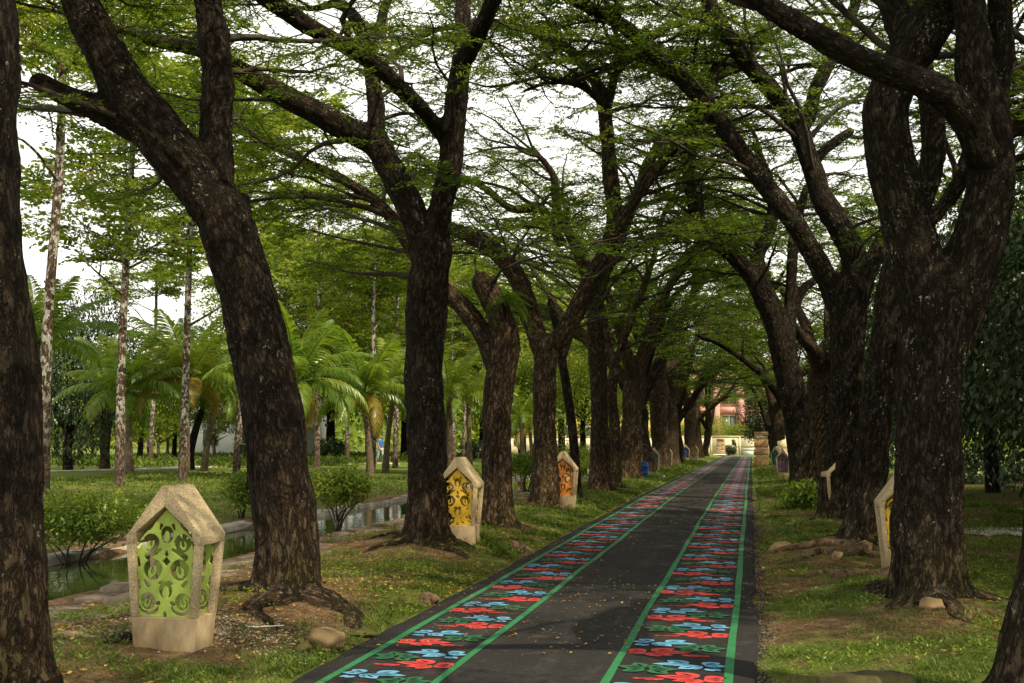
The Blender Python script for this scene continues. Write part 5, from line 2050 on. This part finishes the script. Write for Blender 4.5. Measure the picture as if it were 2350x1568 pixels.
# dark bowed stems
for k, (px, Yv, lab, ln) in enumerate([(243, 46, 'dark twin-stemmed tree on the lawn left of the white-blotched pale tree', .3), (437, 45, 'dark stem leaning under the large palm', .9)]):
    x, y = at_dist(px, Yv)
    rr = np.random.default_rng(70 + k)
    lm = [resample(np.array([(0, 0, -.2), (.0, 0, .8), (ln * .4, 0, 2.2), (ln, 0, 3.6)]), np.array([.30, .21, .17, .12]), .2), resample(np.array([(0, 0, .4), (-.25, .1, 1.4), (-.3, .1, 3.4)]), np.array([.2, .15, .1]), .2)]
    root = empty('park_tree', (x, y, H(x, y)), label=lab, cat='tree')
    link('trunk', wood_simple(lm), M['bark'], root)
    V, F, rn, _ = scatter_crown(rr, 140, (1.6, 1.5, 1.0), (ln * .6, 0, 4.1), 40, .17, .3, .6, .4)
    link('crown', mk_mesh('crown', V, F, False, {'rnd': rn}), M['leaf_dark'], root)

# distant wood and hills --------------------------------------------------------
rng = np.random.default_rng(17)
C, A = [], []
for k in range(300):
    ax = rng.uniform(-230, 160)
    ay = 150 + rng.uniform(0, 60) + abs(ax) * .05
    h = rng.uniform(6, 11)
    rr = rng.uniform(3.5, 6)
    d = unit(rng.normal(0, 1, (90, 3)))
    C.append(np.stack([ax + d[:, 0] * rr, ay + d[:, 1] * rr, h * .55 + d[:, 2] * h * .5], -1))
C = np.concatenate(C)
C[:, 2] += Hv(C[:, 0], C[:, 1])
N = len(C)
V, F = leaf_quads(C, rng.normal(0, 1, (N, 3)), unit(np.array([0, -.5, .8]) + rng.normal(0, .5, (N, 3))), rng.uniform(1.2, 2.2, N), rng.uniform(.8, 1.3, N))
link('distant_wood', mk_mesh('distant_wood', V, F, False, {'rnd': np.repeat(rng.random(N), 4)}), M['leaf_mid'], kind='stuff')
hx = np.linspace(-900, 700, 90)
hv_ = np.linspace(0, 1, 12)
HX, HV_ = np.meshgrid(hx, hv_)
ridge = 40 + 75 * fbm(np.stack([hx * .004, hx * 0 + 4, hx * 0], -1), 4) + 26 * np.exp(-((hx + 360) / 120) ** 2)
HZ_ = np.sin(HV_ * PI * .5) * ridge[None] - 4 + (fbm(np.stack([HX * .03, HV_ * 6, HX * 0], -1), 4) - .5) * 14 * HV_
HY_ = 1150 + HV_ * 260 + 0 * HX
nx_ = len(hx)
i = np.arange(11)[:, None] * nx_ + np.arange(nx_ - 1)[None]
t = NT('forested_hill')
v = t.coords()
M['hill'] = t.principled(t.ramp(t.noise(v, .05, 6, .7), [(.35, (.03, .06, .02)), (.65, (.07, .11, .035))]), .95, .1)
link('hills', mk_mesh('hills', np.stack([HX, HY_, HZ_], -1).reshape(-1, 3), np.stack([i, i + 1, i + nx_ + 1, i + nx_], -1).reshape(-1, 4), True), M['hill'], kind='structure')

# ---- shady thicket on the right -----------------------------------------------
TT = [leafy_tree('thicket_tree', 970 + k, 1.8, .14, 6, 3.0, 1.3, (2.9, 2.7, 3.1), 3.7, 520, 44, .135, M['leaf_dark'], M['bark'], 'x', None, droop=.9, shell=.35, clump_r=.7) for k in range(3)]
TH = [
    (6.6, 11.5, 0, 1.0, 'drooping dark leafy tree at the right edge, nearest the path'), (7.2, 15.5, 1, 1.15, 'dark leafy tree right of the massive trunk'), (8.6, 13.0, 2, 1.1, 'dark leafy tree filling the right edge behind the nearest one'),
    (6.2, 20, 2, 1.1, 'dark leafy tree behind the massive right trunk'), (7.5, 25, 0, 1.3, 'tall dark tree behind the lyre-shaped limbs'), (6.0, 29, 1, 1.15, 'dark tree behind the tall right trunk'),
    (5.6, 36, 2, 1.1, 'dark tree behind the bowing right trunk'), (6.5, 43, 0, 1.2, 'dark tree along the right row, middle distance'), (5.8, 52, 1, 1.1, 'dark tree behind the sign pillar row'),
    (6.2, 62, 2, 1.1, 'dark tree right of the large sign pillar'), (6.6, 74, 0, 1.1, 'dark tree farther right beyond the sign pillar'), (6.4, 88, 1, 1.1, 'dark tree at the far end, right side'),
    (10.5, 19, 1, 1.3, 'tall dark tree deep in the right thicket'), (11, 27, 2, 1.45, 'tallest dark tree deep in the right thicket'), (10.5, 36, 0, 1.4, 'dark tree deep in the thicket behind the right row'),
]
usedt = set()
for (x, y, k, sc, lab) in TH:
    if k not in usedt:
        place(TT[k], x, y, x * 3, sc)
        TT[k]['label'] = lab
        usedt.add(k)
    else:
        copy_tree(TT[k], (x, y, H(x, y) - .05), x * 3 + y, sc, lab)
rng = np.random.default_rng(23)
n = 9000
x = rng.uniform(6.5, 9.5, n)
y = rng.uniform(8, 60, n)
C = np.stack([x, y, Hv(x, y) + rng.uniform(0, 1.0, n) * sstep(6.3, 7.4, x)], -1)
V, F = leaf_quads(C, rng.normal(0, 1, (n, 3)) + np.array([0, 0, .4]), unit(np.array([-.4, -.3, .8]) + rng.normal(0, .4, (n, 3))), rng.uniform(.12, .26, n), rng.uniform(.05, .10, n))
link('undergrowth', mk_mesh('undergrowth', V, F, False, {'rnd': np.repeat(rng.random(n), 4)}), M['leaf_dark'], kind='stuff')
# ================================================================== far end of the path
M['brown_block'] = mat_plain('brown_cladding', (0.36, 0.20, 0.085), .75, .15, 2, .2)
M['cream_band'] = mat_plain('cream_band', (0.62, 0.52, 0.30), .8, .1, 3)
M['sign_black'] = mat_plain('black_sign_plate', (0.012, 0.012, 0.013), .5, .1, 3)
M['sign_text'] = mat_plain('pale_lettering', (0.62, 0.60, 0.55), .6, .05, 3)
M['wall'] = mat_plain('cream_wall_paint', (0.66, 0.58, 0.38), .85, .15, .8)
M['coral'] = mat_plain('coral_wall_paint', (0.60, 0.31, 0.25), .8, .1, .6)
M['pink'] = mat_plain('pale_pink_paint', (0.72, 0.42, 0.33), .8, .1, .6)
M['glass'] = NT('window_glass').principled((.10, .12, .08), .15, .6)
M['white'] = mat_plain('white_paint', (0.74, 0.73, 0.68), .7, .08, 2)
M['barrel'] = mat_plain('blue_plastic', (0.012, 0.085, 0.34), .45, .15, 4)


def sign_pillar(x, y, w, d, hs, label, text=None, ztop=None, rz=0.0):
    root = empty('sign_pillar', (x, y, H(x, y) - .02), rz, label=label, cat='sign pillar')
    z = 0
    nb = len(hs)
    for k, h in enumerate(hs):
        ww = w * (1.02 - .02 * k)
        mb = MB().box(-ww / 2, ww / 2, -d / 2, d / 2, z - (.1 if k == 0 else 0), z + h)
        o = link('block', mb.mesh('block'), M['brown_block'], root)
        b = o.modifiers.new('b', 'BEVEL')
        b.width = .012
        z += h
        if k < nb - 1:
            mb = MB().box(-w * .40, w * .50, -d * .47, d * .47, z, z + .085)
            link('band', mb.mesh('band'), M['cream_band'], root)
            z += .085
    zz = z - hs[-1]
    if text:
        mb = MB().box(-w * .22, w * .60 * .8, -d / 2 - .02, -d / 2 - .002, zz + hs[-1] * .52, zz + hs[-1] * .78)
        pl = link('name_plate', mb.mesh('name_plate'), M['sign_black'], root)
        cu = bpy.data.curves.new('lettering', 'FONT')
        cu.body = text
        cu.size = hs[-1] * .22
        cu.space_character = 1.25
        cu.extrude = .004
        cu.materials.append(M['sign_text'])
        to = bpy.data.objects.new('lettering', cu)
        COL.objects.link(to)
        to.parent = pl
        to.location = (-w * .19, -d / 2 - .026, zz + hs[-1] * .58)
        to.rotation_euler = (PI / 2, 0, 0)
        for q, (a, b_) in enumerate([(-.40, .12), (-.40, -.14)]):
            mb = MB().box(w * a, w * b_, -d / 2 - .008, -d / 2 - .002, zz + hs[-1] * (.40 - .22 * q), zz + hs[-1] * (.45 - .22 * q))
            link('text_line', mb.mesh('text_line'), M['sign_text'], root)
    else:
        mb = MB().box(-w * .30, w * .28, -d / 2 - .03, -d / 2 - .002, zz + hs[-1] * .50, zz + hs[-1] * .84)
        link('name_plate', mb.mesh('name_plate'), M['sign_black'], root)
        zc = 0
        for k, h in enumerate(hs):
            if k:
                for q in range(3):
                    if k == nb - 1 and q:
                        break
                    mb = MB().box(-w * .44, w * .06, -d / 2 - .008, -d / 2 - .002, zc + h * (.22 + .24 * q), zc + h * (.30 + .24 * q))
                    link('text_line', mb.mesh('text_line'), M['sign_text'], root)
                    mb = MB().box(w * .32, w * .40, -d / 2 - .008, -d / 2 - .002, zc + h * (.18 + .24 * q), zc + h * (.32 + .24 * q))
                    link('pictogram', mb.mesh('pictogram'), M['sign_text'], root)
            zc += h + .085
    return root


q = on_ground(1747, 1072)
sign_pillar(q[0] + .02, q[1], .80, .5, [.60, .36, .38, .44], 'large brown sign pillar with cream bands and a black name plate, right of the path', 'LANGKAWI')
sign_pillar(-3.25, 116, .92, .4, [.56, .34, .34, .36], 'small brown direction pillar with cream bands at the far end of the path')

# tape and board leaning by the large pillar
ground_wood('pipe', [(1772, 1062), (1782, 1056)], [.02, .02], M['white'], 'white stick propped at the foot of the trunk by the sign pillar', 'stick')
mb = MB().hexa([(-.3, -.02, 0), (.3, -.02, .1), (.3, .02, .1), (-.3, .02, 0), (-.36, -.02, .62), (.34, -.02, .82), (.34, .02, .82), (-.36, .02, .62)])
link('leaning_board', mb.mesh('leaning_board'), M['cream_band'], None, (1.75, 60.2, H(1.75, 60.2) + .75), .2, label='cream board propped between the sign pillar and the next trunk', cat='board')

# boundary wall of big panels
wy = 122.0
wall = empty('boundary_wall', (0, wy, H(0, wy)), label='long cream boundary wall closing the view at the end of the path', cat='wall')
for k in range(14):
    x0 = -30 + k * 3.2
    mb = MB().box(x0 + .02, x0 + 3.18, -.12, .12, -.3, 2.05)
    link('panel', mb.mesh('panel'), M['wall'], wall)
    mb = MB().box(x0 - .16, x0 + .02, -.17, .17, -.3, 2.12)
    link('post', mb.mesh('post'), M['wall'], wall)
    mb = MB().box(x0 + .02, x0 + 3.18, -.18, .18, 2.05, 2.17)
    link('coping', mb.mesh('coping'), M['wall'], wall)
    mb = MB().box(x0 + .02, x0 + 3.18, -.14, -.122, .98, 1.06)
    link('groove', mb.mesh('groove'), M['cream_band'], wall)

# coral building: bays with pillars and tall windows
bx, by = -6.4, 142.0
bl = empty('coral_building', (bx, by, H(bx, by)), label='coral and pink building with tall windows beyond the boundary wall', cat='building')
mb = MB().box(-14, 12, .4, 9, -.5, 9.6)
link('wall', mb.mesh('wall'), M['pink'], bl)
for k in range(9):
    x0 = -14 + k * 3.2
    mb = MB().box(x0 - .42, x0 + .42, -.25, .42, -.5, 9.4)
    link('pillar', mb.mesh('pillar'), M['coral'], bl)
    if k < 8:
        for z0, z1 in ((2.0, 5.1), (6.4, 8.8)):
            mb = MB().box(x0 + .55, x0 + 2.65, .20, .395, z0, z1)
            wf = link('window', mb.mesh('window'), M['cream_band'], bl)
            for s in (0, 1):
                mb = MB().box(x0 + .68 + s * .98, x0 + 1.54 + s * .98, .16, .196, z0 + .12, z1 - .12)
                link('pane', mb.mesh('pane'), M['glass'], wf)
        mb = MB().box(x0 + .43, x0 + 2.77, -.05, .39, 5.3, 6.1)
        link('spandrel', mb.mesh('spandrel'), M['coral'], bl)
mb = MB().box(-14.6, 12.6, -.6, 9.6, 9.62, 10.1)
rf = link('roof', mb.mesh('roof'), M['coral'], bl)
mb = MB().add([(-14.6, -.6, 10.1), (12.6, -.6, 10.1), (12.6, 9.6, 10.1), (-14.6, 9.6, 10.1), (-11, 4.4, 13), (9, 4.4, 13)], [(0, 1, 5, 4), (2, 3, 4, 5)])
link('hip', mb.mesh('hip'), M['coral'], rf)

# yellow-walled building glimpsed between the left trunks
x, y = at_dist(1436, 128)
yb = empty('yellow_building', (x, y, H(x, y)), label='yellow building glimpsed between the left trunks', cat='building')
link('wall', MB().box(-9, 7, 0, 8, -.5, 6.2).mesh('wall'), mat_plain('yellow_wall', (.66, .50, .12), .8, .1, 1), yb)
link('roof', MB().add([(-9.6, -.6, 6.2), (7.6, -.6, 6.2), (7.6, 8.6, 6.2), (-9.6, 8.6, 6.2), (-6, 4, 8.6), (4, 4, 8.6)], [(0, 1, 5, 4), (2, 3, 4, 5)]).mesh('roof'), M['coral'], yb)
for k in range(5):
    w_ = link('window', MB().box(-8 + k * 3, -6.4 + k * 3, -.08, -.002, 1.4, 3.4).mesh('window'), M['white'], yb)
    link('pane', MB().box(-7.88 + k * 3, -6.52 + k * 3, -.10, -.082, 1.52, 3.28).mesh('pane'), M['glass'], w_)

# white house beyond the lawn
x, y = at_dist(520, 76)
wh = empty('white_house', (x, y, H(x, y)), .12, label='white house with dark windows beyond the lawn, behind the palms', cat='house')
link('wall', MB().box(-3.2, 7, 0, 6, -.3, 3.5).mesh('wall'), M['white'], wh)
link('roof', MB().add([(-3.8, -.6, 3.5), (7.6, -.6, 3.5), (7.6, 6.6, 3.5), (-3.8, 6.6, 3.5), (-1, 3, 5.2), (5, 3, 5.2)], [(0, 1, 5, 4), (2, 3, 4, 5), (1, 2, 5), (3, 0, 4)] if False else [(0, 1, 5, 4), (2, 3, 4, 5)]).mesh('roof'), mat_plain('grey_roof', (.25, .2, .17), .8, .2, 2), wh)
for k in range(3):
    w_ = link('window', MB().box(-2 + k * 3, -.7 + k * 3, -.06, -.002, 1.0, 2.4).mesh('window'), M['white'], wh)
    link('pane', MB().box(-1.9 + k * 3, -.8 + k * 3, -.08, -.062, 1.1, 2.3).mesh('pane'), M['glass'], w_)

# plants and boxes in front of the wall
BB = leafy_tree('garden_tree', 981, 1.2, .14, 5, 1.6, .9, (1.9, 1.7, 1.9), 2.9, 240, 40, .15, M['leaf_dark'], M['bark'], 'dark green tree beside the large sign pillar', None, flatb=.7)
place(BB, 1.0, 90, 0, 1.15)
OS = leafy_tree('garden_tree', 982, 1.5, .14, 5, 1.8, .9, (2.6, 2.2, 1.7), 3.2, 200, 40, .17, M['leaf_b'], M['bark'], 'yellow-green shrubby tree in front of the coral building', None)
place(OS, -5.2, 128, 0, 1.0)
copy_tree(OS, (-9.5, 128, H(-9.5, 128)), 2, 1.0, 'second yellow-green shrubby tree left along the boundary wall')
copy_tree(OS, (-1.6, 130, H(-1.6, 130)), 4, .8, 'third yellow-green shrubby tree right along the boundary wall')


def small_shrub(x, y, w, h, label, seed, mat='leaf_dark'):
    rng = np.random.default_rng(seed)
    root = empty('shrub', (x, y, H(x, y)), label=label, cat='shrub')
    mb = MB()
    for k in range(5):
        a = k * 1.3
        mb.tube([(0, 0, -.05), (math.cos(a) * w * .15, math.sin(a) * w * .15, h * .4), (math.cos(a) * w * .3, math.sin(a) * w * .3, h * .8)], [.02, .015, .006], 4)
    link('stems', mb.mesh('stems'), M['twig'], root)
    V, F, rn, _ = scatter_crown(rng, 70, (w / 2, w / 2, h * .48), (0, 0, h * .52), 22, .13, 0, .22, .3)
    link('foliage', mk_mesh('foliage', V, F, False, {'rnd': rn}), M[mat], root)
    return root


small_shrub(-2.45, 117.5, 1.0, 1.3, 'dark clipped shrub right of the small direction pillar', 1)
small_shrub(-1.95, 117.0, .8, .9, 'lower dark shrub beside the purple lantern at the path end', 2)
small_shrub(-1.9, 120.5, .45, 1.9, 'slim topiary plant standing behind the far purple lantern', 3)
# fern clump in the right verge
q = on_ground(1838, 1165)
small_shrub(q[0], q[1], .6, .5, 'small fern-like clump at the foot of the bowing right trunk', 4, 'fern')

x, y = -.35, 117.0
wb = empty('planter_box', (x, y, H(x, y)), label='white planter box on the grass at the end of the path', cat='planter')
link('box', MB().hexa([(-.5, -.35, 0), (.5, -.35, 0), (.5, .35, 0), (-.5, .35, 0), (-.58, -.4, .62), (.58, -.4, .62), (.58, .4, .62), (-.58, .4, .62)]).mesh('box'), M['white'], wb)
link('lid', MB().box(-.63, .63, -.45, .45, .62, .75).mesh('lid'), M['white'], wb)
x, y = -4.2, 115.5
rockw = MB().hexa([(-.75, -.3, 0), (.75, -.3, 0), (.75, .3, 0), (-.75, .3, 0), (-.6, -.25, .10), (.7, -.25, .06), (.7, .25, .06), (-.6, .25, .1)])
link('white_sheet', rockw.mesh('white_sheet'), M['white'], None, (x + .8, y, H(x, y)), .1, label='white sheet lying on the grass before the small direction pillar', cat='sheet')

# blue barrel in the left row
q = on_ground(1476, 1096)
br = empty('barrel', (q[0] - .05, q[1] + .2, H(q[0], q[1] + .2)), label='blue plastic barrel standing beside a lantern in the left row', cat='barrel')
br.scale = (.9, .9, .78)
pr = [(0, .235), (.03, .255), (.12, .26), (.20, .262), (.215, .278), (.235, .278), (.25, .262), (.52, .262), (.535, .278), (.555, .278), (.57, .262), (.70, .258), (.74, .245), (.76, .235)]
th = np.linspace(0, 2 * PI, 24, endpoint=False)
V = np.concatenate([np.stack([np.cos(th) * r, np.sin(th) * r, th * 0 + z], -1) for z, r in pr])
i = np.arange(len(pr) - 1)[:, None] * 24 + np.arange(24)[None]
j = np.arange(len(pr) - 1)[:, None] * 24 + (np.arange(24)[None] + 1) % 24
link('body', mk_mesh('body', V, [np.stack([i, j, j + 24, i + 24], -1).reshape(-1, 4), np.arange(24)[None, ::-1]], True), M['barrel'], br)
link('rim', (lambda: MB().tube(np.stack([np.cos(np.linspace(0, 2 * PI, 25)) * .235, np.sin(np.linspace(0, 2 * PI, 25)) * .235, np.full(25, .765)], -1), np.full(25, .014), 6).mesh('rim', True))(), M['barrel'], br)

# ================================================================== people on the lawn
def skinned(name, verts, edges, radii, mat, parent, loc=(0, 0, 0), sub=2):
    me = bpy.data.meshes.new(name)
    me.from_pydata(verts, edges, [])
    o = link(name, me, mat, parent, loc)
    sk = o.modifiers.new('skin', 'SKIN')
    for k, r in enumerate(radii):
        me.skin_vertices[0].data[k].radius = (r, r) if not isinstance(r, tuple) else r
    me.skin_vertices[0].data[0].use_root = True
    s = o.modifiers.new('sub', 'SUBSURF')
    s.levels = s.render_levels = sub
    return o


def person(x, y, rz, top, trousers, label):
    root = empty('person', (x, y, H(x, y)), rz, label=label, cat='person')
    v = [(0, 0, .95), (0, .0, 1.15), (0, .01, 1.38), (0, .02, 1.48), (0, .03, 1.56), (0, .035, 1.66), (0, .035, 1.74),
         (.10, 0, .90), (.11, -.18, .50), (.11, -.10, .09), (.11, -.24, .045),
         (-.10, 0, .90), (-.11, .10, .48), (-.11, .34, .12), (-.11, .26, .045),
         (.17, .01, 1.42), (.23, .08, 1.14), (.22, -.02, .90), (.22, -.05, .80),
         (-.17, .01, 1.42), (-.23, -.08, 1.14), (-.22, -.22, .94), (-.22, -.28, .86)]
    e = [(0, 1), (1, 2), (2, 3), (3, 4), (4, 5), (5, 6), (0, 7), (7, 8), (8, 9), (9, 10), (0, 11), (11, 12), (12, 13), (13, 14), (2, 15), (15, 16), (16, 17), (17, 18), (2, 19), (19, 20), (20, 21), (21, 22)]
    r = [(.15, .10), (.14, .10), (.17, .11), .065, .055, (.085, .10), (.06, .075), .085, .06, .04, .04, .085, .06, .04, .04, .06, .045, .035, .04, .06, .045, .035, .04]
    skinned('body', v, e, r, mat_plain('skin', (.32, .18, .11), .6, .08, 4), root)
    g = lambda idx, f: [(f[k][0] if isinstance(f[k], tuple) else f[k]) for k in idx]
    skinned('shirt', [v[0], v[1], v[2], v[15], (.205, .05, 1.26), v[19], (-.205, -.04, 1.26)], [(0, 1), (1, 2), (2, 3), (3, 4), (2, 5), (5, 6)], [(.17, .12), (.16, .12), (.18, .125), .075, .065, .075, .065], mat_plain('shirt_' + label[:6], top, .8, .1, 5), root)
    skinned('trousers', [(0, 0, .97), v[7], v[8], v[9], v[11], v[12], v[13]], [(0, 1), (1, 2), (2, 3), (0, 4), (4, 5), (5, 6)], [(.155, .115), .10, .08, .065, .10, .08, .065], mat_plain('trousers_' + label[:6], trousers, .8, .1, 5), root)
    skinned('hair', [(0, .045, 1.68), (0, .05, 1.755)], [(0, 1)], [(.092, .10), (.07, .08)], M['sign_black'], root)
    return root


x, y = at_dist(873, 57)
person(x, y, 1.1, (.03, .13, .38), (.42, .44, .46), 'person in a blue top and grey trousers walking among the palms')
x, y = at_dist(343, 74)
person(x, y, .2, (.02, .04, .13), (.03, .03, .05), 'person in dark navy clothes far off on the lawn')

# bird perched on a thin branch -------------------------------------------------
bp = on_plane_y(1810, 147, RIGHT_XY[3][1] + 1.0)
bd = empty('bird', bp, .5, label='small dark bird perched on a twig high over the path', cat='bird')
skinned('body', [(0, 0, -.09), (0, .0, 0), (.01, 0, .10), (.03, 0, .17), (.07, 0, .185)], [(0, 1), (1, 2), (2, 3), (3, 4)], [.03, .055, .055, .042, .012], M['sign_black'], bd)
skinned('tail', [(-.01, 0, -.08), (-.05, 0, -.22)], [(0, 1)], [(.028, .014), (.03, .008)], M['sign_black'], bd, sub=1)

# thin branch that carries the bird is part of the tall right trunk
print('leaf quads', NLEAF[0], 'tris', sum(len(m.loops) - 2 * len(m.polygons) for m in bpy.data.meshes))
